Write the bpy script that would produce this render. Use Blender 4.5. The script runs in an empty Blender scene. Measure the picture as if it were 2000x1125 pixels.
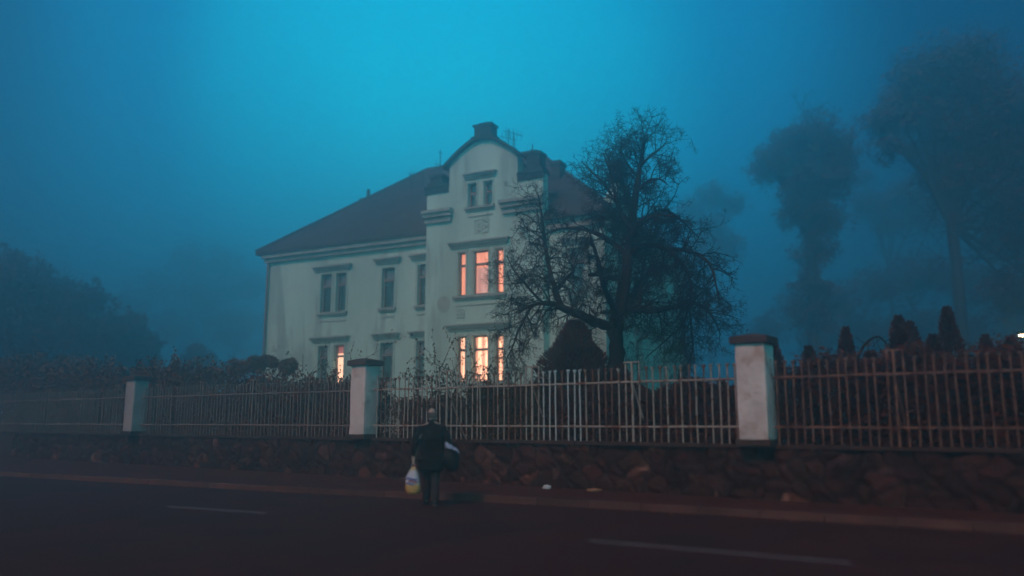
import bpy, bmesh, math, random
from mathutils import Vector as V, Matrix, noise as mn
PI = math.pi
sc = bpy.context.scene
C = sc.collection

# ---------------------------------------------------------------- camera
F = 1560.0; PITCH = math.atan(260 / F); SP, CP = math.sin(PITCH), math.cos(PITCH); EYE = 1.55
def ray(x, y):
    a = (x - 1000) / F; b = (562.5 - y) / F
    return V((a, CP - b * SP, SP + b * CP))
def atY(x, y, Y):
    r = ray(x, y); t = Y / r.y
    return V((r.x * t, Y, EYE + r.z * t))
def atz(x, y, z):
    r = ray(x, y); t = (z - EYE) / r.z
    return V((r.x * t, r.y * t, z))
cam = bpy.data.cameras.new('camera'); cam.sensor_width = 36; cam.lens = F / 2000 * 36
cam.clip_start = .05; cam.clip_end = 2000
co = bpy.data.objects.new('camera', cam); C.objects.link(co)
co.location = (0, 0, EYE); co.rotation_euler = (PI / 2 + PITCH, 0, 0)
sc.camera = co
cam.dof.use_dof = True; cam.dof.focus_distance = 22; cam.dof.aperture_fstop = .21
sc.view_settings.view_transform = 'Standard'; sc.view_settings.look = 'None'
sc.view_settings.exposure = 0; sc.view_settings.gamma = 1; sc.view_settings.use_curve_mapping = False
sc.cycles.volume_bounces = 2; sc.cycles.max_bounces = 6; sc.cycles.transparent_max_bounces = 24
sc.cycles.use_denoising = True

# ---------------------------------------------------------------- materials
def nt(name):
    m = bpy.data.materials.new(name); m.use_nodes = True
    n = m.node_tree.nodes; return m, n, m.node_tree.links, n['Principled BSDF']
def mat(name, col, rough=.9, scale=3.0, var=.35, bump=0.0, col2=None, detail=6, spots=None, spec=.3, metal=0, stretch=(1, 1, 1)):
    m, n, l, b = nt(name)
    tc = n.new('ShaderNodeNewGeometry')
    mp = n.new('ShaderNodeMapping'); mp.inputs['Scale'].default_value = stretch
    l.new(tc.outputs['Position'], mp.inputs[0])
    tx = n.new('ShaderNodeTexNoise'); tx.inputs['Scale'].default_value = scale; tx.inputs['Detail'].default_value = detail
    tx.inputs['Roughness'].default_value = .62
    l.new(mp.outputs[0], tx.inputs['Vector'])
    r = n.new('ShaderNodeValToRGB')
    c2 = col2 or tuple(max(0, c * (1 - var)) for c in col)
    c1 = tuple(min(1, c * (1 + var * .6)) for c in col)
    r.color_ramp.elements[0].position = .32; r.color_ramp.elements[1].position = .68
    r.color_ramp.elements[0].color = (*c2, 1); r.color_ramp.elements[1].color = (*c1, 1)
    l.new(tx.outputs['Fac'], r.inputs[0])
    out = r.outputs[0]
    if spots:
        sc_, th, scol = spots
        t2 = n.new('ShaderNodeTexNoise'); t2.inputs['Scale'].default_value = sc_; t2.inputs['Detail'].default_value = 8
        l.new(mp.outputs[0], t2.inputs['Vector'])
        r2 = n.new('ShaderNodeValToRGB'); r2.color_ramp.elements[0].position = th; r2.color_ramp.elements[1].position = th + .08
        r2.color_ramp.elements[0].color = (0, 0, 0, 1); r2.color_ramp.elements[1].color = (1, 1, 1, 1)
        l.new(t2.outputs['Fac'], r2.inputs[0])
        mx = n.new('ShaderNodeMix'); mx.data_type = 'RGBA'
        l.new(r2.outputs[0], mx.inputs[0]); l.new(out, mx.inputs[6]); mx.inputs[7].default_value = (*scol, 1)
        out = mx.outputs[2]
    l.new(out, b.inputs['Base Color'])
    b.inputs['Roughness'].default_value = rough; b.inputs['Metallic'].default_value = metal
    b.inputs['Specular IOR Level'].default_value = spec
    if bump:
        bp = n.new('ShaderNodeBump'); bp.inputs['Strength'].default_value = bump; bp.inputs['Distance'].default_value = .05
        t3 = n.new('ShaderNodeTexNoise'); t3.inputs['Scale'].default_value = scale * 6; t3.inputs['Detail'].default_value = 8
        l.new(mp.outputs[0], t3.inputs['Vector']); l.new(t3.outputs['Fac'], bp.inputs['Height'])
        l.new(bp.outputs[0], b.inputs['Normal'])
    return m
M = {}
M['asphalt'] = mat('asphalt', (.06, .008, .004), .85, .7, .35, .5, spots=(1.7, .62, (.03, .012, .009)))
M['pave'] = mat('pavement_stone', (.09, .016, .010), .9, 1.3, .4, .5, spots=(3.0, .6, (.07, .025, .02)))
M['kerb'] = mat('kerb_stone', (.13, .05, .042), .85, .8, .5, .4, spots=(.45, .56, (.07, .03, .024)))
M['line'] = mat('road_paint', (.25, .19, .19), .8, 9, .3, .2, spots=(14, .56, (.1, .07, .06)))
M['soil'] = mat('garden_soil', (.06, .04, .028), .95, .9, .5, .6)
M['stone'] = mat('wall_rubble', (.07, .022, .016), .95, 1.6, .55, .7, spots=(2.3, .60, (.17, .075, .06)))
M['mortar'] = mat('wall_coping', (.08, .035, .028), .95, 2.5, .4, .5)
M['render'] = mat('house_render', (.50, .68, .63), .92, .55, .22, .25, spots=(1.7, .53, (.37, .49, .46)), detail=9, stretch=(1, 1, .2))
M['plinth'] = mat('house_plinth', (.24, .2, .18), .92, .9, .3, .3)
M['trim'] = mat('stucco_trim', (.34, .37, .36), .9, 2.2, .3, .2)
M['trimlight'] = mat('stucco_light', (.42, .56, .52), .9, 2.2, .2, .2)
M['roof'] = mat('roof_tiles', (.075, .05, .055), .85, .8, .4, .4)
M['metal_dark'] = mat('roof_sheet_metal', (.035, .04, .045), .7, 2, .3, .1)
M['chimney'] = mat('chimney_brick', (.07, .055, .05), .9, 3, .4, .3)
M['pillar'] = mat('pillar_plaster', (.80, .64, .64), .9, 1.5, .22, .35, spots=(2.1, .57, (.56, .38, .35)), detail=9)
M['cap'] = mat('pillar_cap_stone', (.10, .05, .05), .85, 4, .3, .4)
M['iron_white'] = mat('white_painted_iron', (.6, .6, .62), .6, 1.2, .2, .2, spots=(5.5, .6, (.3, .16, .1)))
M['iron_fogged'] = mat('fog_dimmed_iron', (.24, .16, .14), .8, 1.2, .3, .2)  # darker iron copy: the left runs' loss in fog is put into the colour
M['pillar_far'] = mat('fog_dimmed_plaster', (.42, .36, .38), .9, 1.5, .3, .3)  # darker plaster copy: fading in fog is painted into the far shaft
M['rust_dimmed'] = mat('rusty_dimmed_iron', (.26, .11, .075), .75, 1.2, .3, .2, spots=(5.5, .5, (.13, .045, .03)))  # real rust, with the right run's light falloff painted in as darkness
M['patch'] = mat('patched_plaster', (.36, .42, .40), .9, 3, .2, .2)
M['iron'] = mat('painted_iron', (.46, .36, .32), .6, 1.2, .25, .2, spots=(5.5, .53, (.26, .10, .055)))
M['bark'] = mat('bark', (.045, .015, .011), .95, 5, .4, .7)
M['bark_far'] = mat('bark_far', (.05, .04, .038), .95, 2, .3, 0)
M['twig'] = mat('twig_bark', (.035, .014, .011), .95, 4, .35, 0)
M['conifer'] = mat('conifer_needles', (.10, .026, .014), .9, 2.2, .5, 0)
M['hedge'] = mat('hedge_leaves', (.11, .05, .016), .85, 2.5, .5, 0)
M['leaf'] = mat('withered_leaves', (.17, .06, .035), .85, 3, .4, 0)
M['farleaf'] = mat('distant_foliage', (.11, .055, .05), .95, .3, .35, 0)
M['frame'] = mat('window_timber', (.26, .18, .17), .7, 3, .3, .1)
M['framew'] = mat('window_timber_pale', (.42, .42, .42), .7, 3, .3, .1)
M['blind'] = mat('window_blind', (.24, .2, .22), .9, 2, .2, 0)
M['net'] = mat('net_curtain', (.5, .52, .52), .9, 3, .2, 0, stretch=(6, 6, .3))
M['room'] = mat('dark_room', (.14, .15, .16), .9, 2, .2, 0)
M['coat'] = mat('coat_wool', (.014, .011, .011), .95, 7, .3, .2)
M['trouser'] = mat('trouser_cloth', (.04, .03, .033), .9, 7, .3, .2)
M['shoe'] = mat('shoe_leather', (.015, .012, .012), .5, 7, .3, .1)
M['skin'] = mat('skin', (.55, .36, .31), .55, 14, .12, .05)
M['hair'] = mat('grey_hair', (.16, .12, .12), .8, 30, .4, .2)
M['bag'] = mat('bag_leather', (.012, .010, .012), .6, 7, .3, .2)
M['cloth'] = mat('pale_blue_cloth', (.42, .46, .68), .9, 12, .15, .2)
M['paper'] = mat('white_paper', (.75, .74, .8), .9, 12, .1, .2)
M['cardboard'] = mat('brown_wrapper', (.42, .21, .12), .9, 12, .25, .2)
M['pole'] = mat('lamp_post_steel', (.1, .1, .1), .5, 4, .2, .1, metal=.6)

def emis(name, col, strength, stripe=None, lo=.35):
    m, n, l, b = nt(name)
    b.inputs['Base Color'].default_value = (.5, .4, .35, 1)
    b.inputs['Roughness'].default_value = 1
    g = n.new('ShaderNodeNewGeometry')
    dt = n.new('ShaderNodeVectorMath'); dt.operation = 'DOT_PRODUCT'; dt.inputs[1].default_value = (.89, -.456, 0)
    l.new(g.outputs['Position'], dt.inputs[0])
    sx = n.new('ShaderNodeSeparateXYZ'); l.new(g.outputs['Position'], sx.inputs[0])
    cb = n.new('ShaderNodeCombineXYZ')
    mu = n.new('ShaderNodeMath'); mu.operation = 'MULTIPLY'; mu.inputs[1].default_value = stripe or 10
    mz = n.new('ShaderNodeMath'); mz.operation = 'MULTIPLY'; mz.inputs[1].default_value = .1
    l.new(dt.outputs['Value'], mu.inputs[0]); l.new(sx.outputs['Z'], mz.inputs[0])
    l.new(mu.outputs[0], cb.inputs[0]); l.new(mz.outputs[0], cb.inputs[2])
    t = n.new('ShaderNodeTexNoise'); t.inputs['Scale'].default_value = 1; t.inputs['Detail'].default_value = 3
    l.new(cb.outputs[0], t.inputs['Vector'])
    r = n.new('ShaderNodeValToRGB'); r.color_ramp.elements[0].position = .38; r.color_ramp.elements[1].position = .6
    r.color_ramp.elements[0].color = (col[0] * lo * 1.2, col[1] * lo * .75, col[2] * lo * .7, 1); r.color_ramp.elements[1].color = (*col, 1)
    l.new(t.outputs['Fac'], r.inputs[0]); l.new(r.outputs[0], b.inputs['Emission Color'])
    b.inputs['Emission Strength'].default_value = strength
    return m
M['lit_up'] = emis('lit_curtain_upper', (1, .33, .18), 2.2, 9, .4)
M['lit_low'] = emis('lit_curtain_lower', (1, .46, .27), 4.4, 16, .14)
M['lit_side'] = emis('lit_curtain_side', (1, .56, .36), 3.2, 9, .3)
M['lit_blind'] = emis('lit_red_blind', (.75, .12, .10), .75, 6, .6)
M['lit_net'] = emis('lit_net_curtain', (.95, .42, .33), 1.15, 14, .6)
M['lamp'] = emis('lamp_glass', (1, .82, .42), 14, 1, 1)
def glass():
    m = bpy.data.materials.new('window_glass'); m.use_nodes = True
    n = m.node_tree.nodes; l = m.node_tree.links; n.clear()
    o = n.new('ShaderNodeOutputMaterial'); mx = n.new('ShaderNodeMixShader'); t = n.new('ShaderNodeBsdfTransparent'); g = n.new('ShaderNodeBsdfGlossy')
    g.inputs['Roughness'].default_value = .08; g.inputs['Color'].default_value = (.9, .95, 1, 1); mx.inputs[0].default_value = .16
    l.new(t.outputs[0], mx.inputs[1]); l.new(g.outputs[0], mx.inputs[2]); l.new(mx.outputs[0], o.inputs[0]); return m
M['glass'] = glass()
def bagmat():
    m, n, l, b = nt('printed_plastic')
    g = n.new('ShaderNodeTexCoord'); s = n.new('ShaderNodeSeparateXYZ'); l.new(g.outputs['Object'], s.inputs[0])
    r = n.new('ShaderNodeValToRGB'); e = r.color_ramp.elements
    mr = n.new('ShaderNodeMapRange'); mr.inputs[1].default_value = 0; mr.inputs[2].default_value = .60
    l.new(s.outputs['Z'], mr.inputs[0]); l.new(mr.outputs[0], r.inputs[0])
    e[0].position = 0; e[0].color = (.62, .33, .10, 1); e[1].position = 1; e[1].color = (.55, .36, .16, 1)
    for p, c in ((.26, (.68, .38, .13)), (.36, (.6, .58, .68)), (.68, (.55, .54, .66)), (.78, (.6, .42, .18))):
        x = e.new(p); x.color = (*c, 1)
    l.new(r.outputs[0], b.inputs['Base Color']); b.inputs['Roughness'].default_value = .4; return m
M['plastic'] = bagmat()
M['print_blue'] = mat('print_blue', (.08, .07, .42), .5, 5, .1)
M['print_red'] = mat('print_red', (.45, .08, .13), .5, 5, .1)

# ---------------------------------------------------------------- mesh helpers
class MB:
    def __init__(s): s.v = []; s.f = []
    def face(s, pts):
        i = len(s.v); s.v += [tuple(p) for p in pts]; s.f.append(tuple(range(i, i + len(pts))))
    def hexa(s, p):          # p: 8 points, bottom 4 then top 4
        i = len(s.v); s.v += [tuple(q) for q in p]
        for q in ((3, 2, 1, 0), (4, 5, 6, 7), (0, 1, 5, 4), (1, 2, 6, 5), (2, 3, 7, 6), (3, 0, 4, 7)):
            s.f.append(tuple(i + k for k in q))
    def box(s, o, u, w, a0, a1, b0, b1, z0, z1):   # in a frame with horizontal axes u, w
        P = lambda a, b, z: (o[0] + u[0] * a + w[0] * b, o[1] + u[1] * a + w[1] * b, z)
        s.hexa([P(a0, b0, z0), P(a1, b0, z0), P(a1, b1, z0), P(a0, b1, z0), P(a0, b0, z1), P(a1, b0, z1), P(a1, b1, z1), P(a0, b1, z1)])
    def tube(s, pts, rad, n=6, cap=True):
        pts = [V(p) for p in pts]; base = len(s.v)
        t0 = (pts[1] - pts[0]).normalized(); x = t0.orthogonal().normalized()
        for k, p in enumerate(pts):
            t = (pts[min(k + 1, len(pts) - 1)] - pts[max(k - 1, 0)])
            t = t.normalized() if t.length > 1e-9 else t0
            x = (x - t * x.dot(t)); x = x.normalized() if x.length > 1e-6 else t.orthogonal().normalized()
            y = t.cross(x); r = rad[k]
            for j in range(n):
                a = 2 * PI * j / n; s.v.append(tuple(p + x * (math.cos(a) * r) + y * (math.sin(a) * r)))
        for k in range(len(pts) - 1):
            for j in range(n):
                a = base + k * n + j; b = base + k * n + (j + 1) % n
                s.f.append((a, b, b + n, a + n))
        if cap:
            s.f.append(tuple(base + j for j in reversed(range(n)))); e = base + (len(pts) - 1) * n
            s.f.append(tuple(e + j for j in range(n)))
    def build(s, name, m, parent=None, smooth=False):
        me = bpy.data.meshes.new(name); me.from_pydata(s.v, [], s.f); me.update()
        if m: me.materials.append(m)
        if smooth: me.polygons.foreach_set('use_smooth', [True] * len(me.polygons))
        o = bpy.data.objects.new(name, me); C.objects.link(o)
        if parent: o.parent = parent; o.matrix_parent_inverse = Matrix.Translation(-parent.location)
        return o
def tag(o, label=None, cat=None, group=None, kind=None):
    if label: o['label'] = label
    if cat: o['category'] = cat
    if group: o['group'] = group
    if kind: o['kind'] = kind
    return o
def thing(name, label, cat, loc=(0, 0, 0), group=None):
    o = bpy.data.objects.new(name, None); C.objects.link(o); o.location = loc; o.empty_display_size = .3
    return tag(o, label, cat, group)
def recenter(o, p):          # move an object's origin to p, keeping its geometry
    p = V(p)
    o.data.transform(Matrix.Translation(-p)); o.location = p
def bevel(o, w=.02, seg=2):
    b = bmesh.new(); b.from_mesh(o.data); bmesh.ops.remove_doubles(b, verts=b.verts, dist=1e-5)
    bmesh.ops.bevel(b, geom=b.edges[:], offset=w, segments=seg, affect='EDGES', profile=.6)
    b.to_mesh(o.data); b.free()
def roughen(o, cuts, amp, scale, seed=0, w=.03):
    b = bmesh.new(); b.from_mesh(o.data); bmesh.ops.remove_doubles(b, verts=b.verts, dist=1e-5)
    if w: bmesh.ops.bevel(b, geom=b.edges[:], offset=w, segments=2, affect='EDGES', profile=.6)
    bmesh.ops.subdivide_edges(b, edges=b.edges[:], cuts=cuts, use_grid_fill=True)
    b.normal_update()
    for v in b.verts:
        v.co += v.normal * (mn.noise(v.co * scale + V((seed, 0, 0))) * amp)
    b.to_mesh(o.data); b.free()

# ---------------------------------------------------------------- light, sky, air
SUN_AZ = V((-.45, -.89, 0)).normalized(); SUN_EL = math.radians(40)
sd = (SUN_AZ * math.cos(SUN_EL) + V((0, 0, math.sin(SUN_EL))))
sl = bpy.data.lights.new('sun', 'SUN'); sl.energy = 2.2; sl.angle = math.radians(14); sl.color = (1, .32, .24)  # warm light from behind the camera, standing in for unseen street lighting
so = bpy.data.objects.new('sun', sl); C.objects.link(so); so.rotation_euler = (sd).to_track_quat('Z', 'Y').to_euler(); so.location = (0, 0, 60)

w = bpy.data.worlds.new('World'); sc.world = w; w.use_nodes = True
n = w.node_tree.nodes; l = w.node_tree.links; n.clear()
out = n.new('ShaderNodeOutputWorld')
sky = n.new('ShaderNodeTexSky'); sky.sky_type = 'NISHITA'; sky.sun_disc = False; sky.sun_elevation = math.radians(2)
sky.sun_rotation = math.atan2(sd.x, sd.y); sky.air_density = 1.5; sky.ozone_density = 4
b1 = n.new('ShaderNodeBackground'); b1.inputs[1].default_value = .02
tint = n.new('ShaderNodeMix'); tint.data_type = 'RGBA'; tint.blend_type = 'MULTIPLY'; tint.inputs[0].default_value = 1
tint.inputs[7].default_value = (.02, .8, 1, 1)
l.new(sky.outputs[0], tint.inputs[6]); l.new(tint.outputs[2], b1.inputs[0])
tc = n.new('ShaderNodeTexCoord'); dt = n.new('ShaderNodeVectorMath'); dt.operation = 'DOT_PRODUCT'
d0 = ray(870, 235).normalized(); dt.inputs[1].default_value = d0
nrm = n.new('ShaderNodeVectorMath'); nrm.operation = 'NORMALIZE'
l.new(tc.outputs['Generated'], nrm.inputs[0]); l.new(nrm.outputs[0], dt.inputs[0])
ns = n.new('ShaderNodeTexNoise'); ns.inputs['Scale'].default_value = 2.2; ns.inputs['Detail'].default_value = 4
l.new(nrm.outputs[0], ns.inputs['Vector'])
ad = n.new('ShaderNodeMath'); ad.operation = 'MULTIPLY_ADD'; ad.inputs[1].default_value = .04; l.new(ns.outputs['Fac'], ad.inputs[0]); l.new(dt.outputs['Value'], ad.inputs[2])
mr = n.new('ShaderNodeMapRange'); mr.inputs[1].default_value = -1 + .02; mr.inputs[2].default_value = 1.02; l.new(ad.outputs[0], mr.inputs[0])
rp = n.new('ShaderNodeValToRGB'); rp.color_ramp.interpolation = 'EASE'
def P_(deg): return (math.cos(math.radians(deg)) + 1) / 2
e = rp.color_ramp.elements
e[0].position = 0; e[0].color = (.004, 1.0, 1.02, 1)
e[1].position = 1; e[1].color = (.0, .98, 1.36, 1)
for dg, c in ((100, (.002, .18, .24)), (52, (.0, .05, .12)), (31, (.0, .045, .16)), (20, (.0, .30, .66)), (9, (.0, .76, 1.15))):
    x = e.new(P_(dg)); x.color = (*c, 1)
l.new(mr.outputs[0], rp.inputs[0])
b2 = n.new('ShaderNodeBackground'); b2.inputs[1].default_value = 1.0; l.new(rp.outputs[0], b2.inputs[0])
asd = n.new('ShaderNodeAddShader'); l.new(b1.outputs[0], asd.inputs[0]); l.new(b2.outputs[0], asd.inputs[1]); l.new(asd.outputs[0], out.inputs[0])

hb = MB(); hb.box((0, 0), (1, 0), (0, 1), -175, 175, -45, 215, -1.2, 36)
hm = bpy.data.materials.new('haze_air'); hm.use_nodes = True; hm.node_tree.nodes.clear()
ho = hm.node_tree.nodes.new('ShaderNodeOutputMaterial'); pv = hm.node_tree.nodes.new('ShaderNodeVolumePrincipled')
pv.inputs['Color'].default_value = (.52, .95, 1, 1); pv.inputs['Density'].default_value = .0185; pv.inputs['Anisotropy'].default_value = .8
hm.node_tree.links.new(pv.outputs[0], ho.inputs['Volume'])
tag(hb.build('haze', hm), kind='stuff')

# ---------------------------------------------------------------- ground, road, pavement, kerb
WR = V((4.55, 15.0, 0)); WU = V((-.815, .579, 0)).normalized(); WN = V((-WU.y, WU.x, 0))   # WN must point to the street
if WN.y > 0: WN = -WN
def wp(s, d=0, z=0): return WR + WU * s + WN * d + V((0, 0, z))
g = MB(); R_ = 165
g.face([(-R_, -40, -.12), (R_, -40, -.12), (R_, 205, -.12), (-R_, 205, -.12)])
tag(g.build('ground', M['soil']), kind='structure')
kpts = [V((60, -24, 0)), V((24, -.2, 0)), V((12, 8.0, 0)), V((6.61, 11.85, 0)), V((3.16, 13.93, 0)), V((.48, 15.47, 0)), V((-2.64, 16.98, 0)), V((-4.38, 17.8, 0)), V((-9, 20.3, 0)), V((-16, 24.2, 0)), V((-30, 32.5, 0)), V((-70, 57, 0)), V((-120, 88, 0))]
def off(pts, d):
    o = []
    for i, p in enumerate(pts):
        t = (pts[min(i + 1, len(pts) - 1)] - pts[max(i - 1, 0)]).normalized(); o.append(p + V((-t.y, t.x, 0)) * d)
    return o
def side(pts, d):       # positive = away from the road (towards the wall)
    o = off(pts, -abs(d) if d > 0 else abs(d)); return o
def strip(mb, A, B, za, zb):
    for i in range(len(A) - 1):
        mb.face([(A[i].x, A[i].y, za), (A[i + 1].x, A[i + 1].y, za), (B[i + 1].x, B[i + 1].y, zb), (B[i].x, B[i].y, zb)])
near = side(kpts, -11.5)
g = MB(); strip(g, near, kpts, 0, 0); tag(g.build('road', M['asphalt']), kind='structure')
kin = side(kpts, .16); back = [wp(-60), wp(60)]
g = MB()
far_ = [wp((p - WR).dot(WU), -.05) for p in kin]
strip(g, kin, far_, .12, .14)
tag(g.build('pavement', M['pave']), kind='structure')
g = MB(); n2 = side(kpts, -11.66); n3 = side(kpts, -16); strip(g, n3, n2, .12, .12); tag(g.build('pavement_near', M['pave']), kind='structure')
# kerb stones (each about a metre), one mesh of setting
random.seed(5); g = MB()
def kerbs(mb, line, dd):
    for i in range(len(line) - 1):
        a, b = line[i], line[i + 1]; L = (b - a).length; t = (b - a) / L; nn = V((t.y, -t.x, 0)) * dd
        if max(a.x, b.x) < -40 or min(a.y, b.y) < -10: k = 1
        else: k = max(1, int(L / 1.0))
        for j in range(k):
            p = a + t * (L * j / k + .006); q = a + t * (L * (j + 1) / k - .006); h = .125 + random.uniform(-.008, .01); o = nn * random.uniform(-.03, .03)
            p2, q2 = p + nn, q + nn
            mb.hexa([(p.x + o.x, p.y + o.y, -.06), (q.x + o.x, q.y + o.y, -.06), (q2.x, q2.y, -.06), (p2.x, p2.y, -.06), (p.x + o.x, p.y + o.y, h), (q.x + o.x, q.y + o.y, h), (q2.x, q2.y, h), (p2.x, p2.y, h)])
kerbs(g, kpts, .16)
tag(g.build('kerb', M['kerb']), kind='structure')
g = MB()
def dash(mb, a, b, w=.055):
    a, b = V(a), V(b); t = (b - a).normalized(); nn = V((-t.y, t.x, 0)) * w; k = 14
    for j in range(k):
        p = a.lerp(b, j / k); q = a.lerp(b, (j + 1) / k)
        mb.face([(p - nn) + V((0, 0, .004)), (q - nn) + V((0, 0, .004)), (q + nn) + V((0, 0, .004)), (p + nn) + V((0, 0, .004))])
dash(g, (-6.35, 15.13, 0), (-4.2, 14.08, 0)); dash(g, (1.01, 10.9, 0), (3.74, 9.21, 0)); dash(g, (9.1, 5.9, 0), (11.8, 4.2, 0))
tag(g.build('lane_marking', M['line']), kind='structure')
g = MB()
g.face([wp(-60, -.2, 1.0), wp(110, -.2, 1.0), V((-60, 190, 1.6)), V((150, 190, 1.6)), V((150, -10, 1.0))])
tag(g.build('garden_ground', M['soil']), kind='structure')

# ---------------------------------------------------------------- retaining wall, pillars, fences
random.seed(2)
def rubble(s0, s1, st):
    mb = MB(); mb.col = []; ns_ = int((s1 - s0) / st); nz = int(1.06 / max(.05, st * .6)); base = len(mb.v)
    for i in range(ns_ + 1):
        s = s0 + (s1 - s0) * i / ns_
        for k in range(nz + 1):
            z = .0 + 1.06 * k / nz
            p = V((s * 2.6, z * 3.6, .3)); p += V((mn.noise(p * .7), mn.noise(p * .7 + V((9, 9, 9))), 0)) * .6
            d, pp = mn.voronoi(p, distance_metric='DISTANCE', exponent=2.5)
            gap = min(1, (d[1] - d[0]) * 3.6)
            hsh = (math.sin(pp[0].x * 12.9898 + pp[0].y * 78.233) * 43758.5453) % 1.0; br = .7 + .7 * hsh ** 2.0 + (.5 if hsh > .93 else 0)
            k_ = br * min(1, gap * 1.6) + .4 * (1 - min(1, gap * 1.6)); mb.col.append((k_, k_ * (.8 + .3 * ((hsh * 7) % 1)), k_ * (.75 + .35 * ((hsh * 13) % 1)), 1))
            h = gap ** .5 * .075 + mn.noise(p * 3) * .02 - .07
            mb.v.append(tuple(wp(s, h, z)))
    for i in range(ns_):
        for k in range(nz):
            a = base + i * (nz + 1) + k; mb.f.append((a, a + nz + 1, a + nz + 2, a + 1))
    return mb
wall = thing('stone_wall', 'low dark rubble retaining wall running below the iron fence', 'wall', wp(5))
rb = rubble(-10, 30, .035); a = rb.build('stone_face', M['stone'], wall, True)
at = a.data.color_attributes.new('tone', 'FLOAT_COLOR', 'POINT')
at.data.foreach_set('color', [c for q in rb.col for c in q])
_n = M['stone'].node_tree.nodes; _l = M['stone'].node_tree.links; _b = _n['Principled BSDF']; _src = _b.inputs['Base Color'].links[0].from_socket
_a = _n.new('ShaderNodeAttribute'); _a.attribute_name = 'tone'; _m = _n.new('ShaderNodeMix'); _m.data_type = 'RGBA'; _m.blend_type = 'MULTIPLY'; _m.inputs[0].default_value = 1
_l.new(_src, _m.inputs[6]); _l.new(_a.outputs['Color'], _m.inputs[7]); _l.new(_m.outputs[2], _b.inputs['Base Color'])
g = MB()
for s0, s1 in ((-60, -10.0), (30, 110)):
    g.face([wp(s0, 0, 0), wp(s1, 0, 0), wp(s1, 0, 1.06), wp(s0, 0, 1.06)])
g.build('far_stone_face', M['mortar'], wall)
g = MB(); s = -60
while s < 110:
    L = random.uniform(.9, 1.5) if -9 < s < 30 else 6
    g.box(WR, WU, WN, s, s + L - .012, -.42, .045 + random.uniform(-.012, .012), 1.06, 1.13 + random.uniform(-.008, .008)); s += L
g.build('coping', M['mortar'], wall)

def pillar(s, h, wdt, label, seed, pm='pillar'):
    p = wp(s); t = thing('gate_pillar', label, 'pillar', (p.x, p.y, 1.1), 'rendered fence pillars with dark cap stones')
    k = wdt / 2
    g = MB(); g.box(p, WU, WN, -k - .05, k + .05, -k - .05, k + .05, 1.10, 1.22); o = g.build('plinth', M['mortar'], t); bevel(o, .02)
    g = MB(); g.box(p, WU, WN, -k, k, -k, k, 1.20, h - .15); o = g.build('shaft', M[pm], t); roughen(o, 7, .018, 5, seed, .035); 
    o.data.polygons.foreach_set('use_smooth', [True] * len(o.data.polygons))
    g = MB(); g.box(p, WU, WN, -k - .08, k + .08, -k - .08, k + .08, h - .16, h - .02)
    P = lambda a, b, z: (p.x + WU.x * a + WN.x * b, p.y + WU.y * a + WN.y * b, z)
    K = k + .06; J = k * .35
    g.hexa([P(-K, -K, h - .02), P(K, -K, h - .02), P(K, K, h - .02), P(-K, K, h - .02), P(-J, -J, h + .04), P(J, -J, h + .04), P(J, J, h + .04), P(-J, J, h + .04)])
    o = g.build('cap_stone', M['cap'], t)
    b = bmesh.new(); b.from_mesh(o.data); bmesh.ops.bevel(b, geom=b.edges[:], offset=.015, segments=2, affect='EDGES'); b.to_mesh(o.data); b.free()
    return t
pillar(0.0, 3.13, .55, 'pale rendered pillar standing nearest, between the two brightest fence runs', 1)
pillar(10.28, 3.13, .53, 'pinkish rendered pillar below the lit ground floor windows, left of the walking person', 2)
pillar(21.15, 3.06, .52, 'faint rendered pillar at the far left end, half lost in the fog', 3, 'pillar_far')

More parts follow.
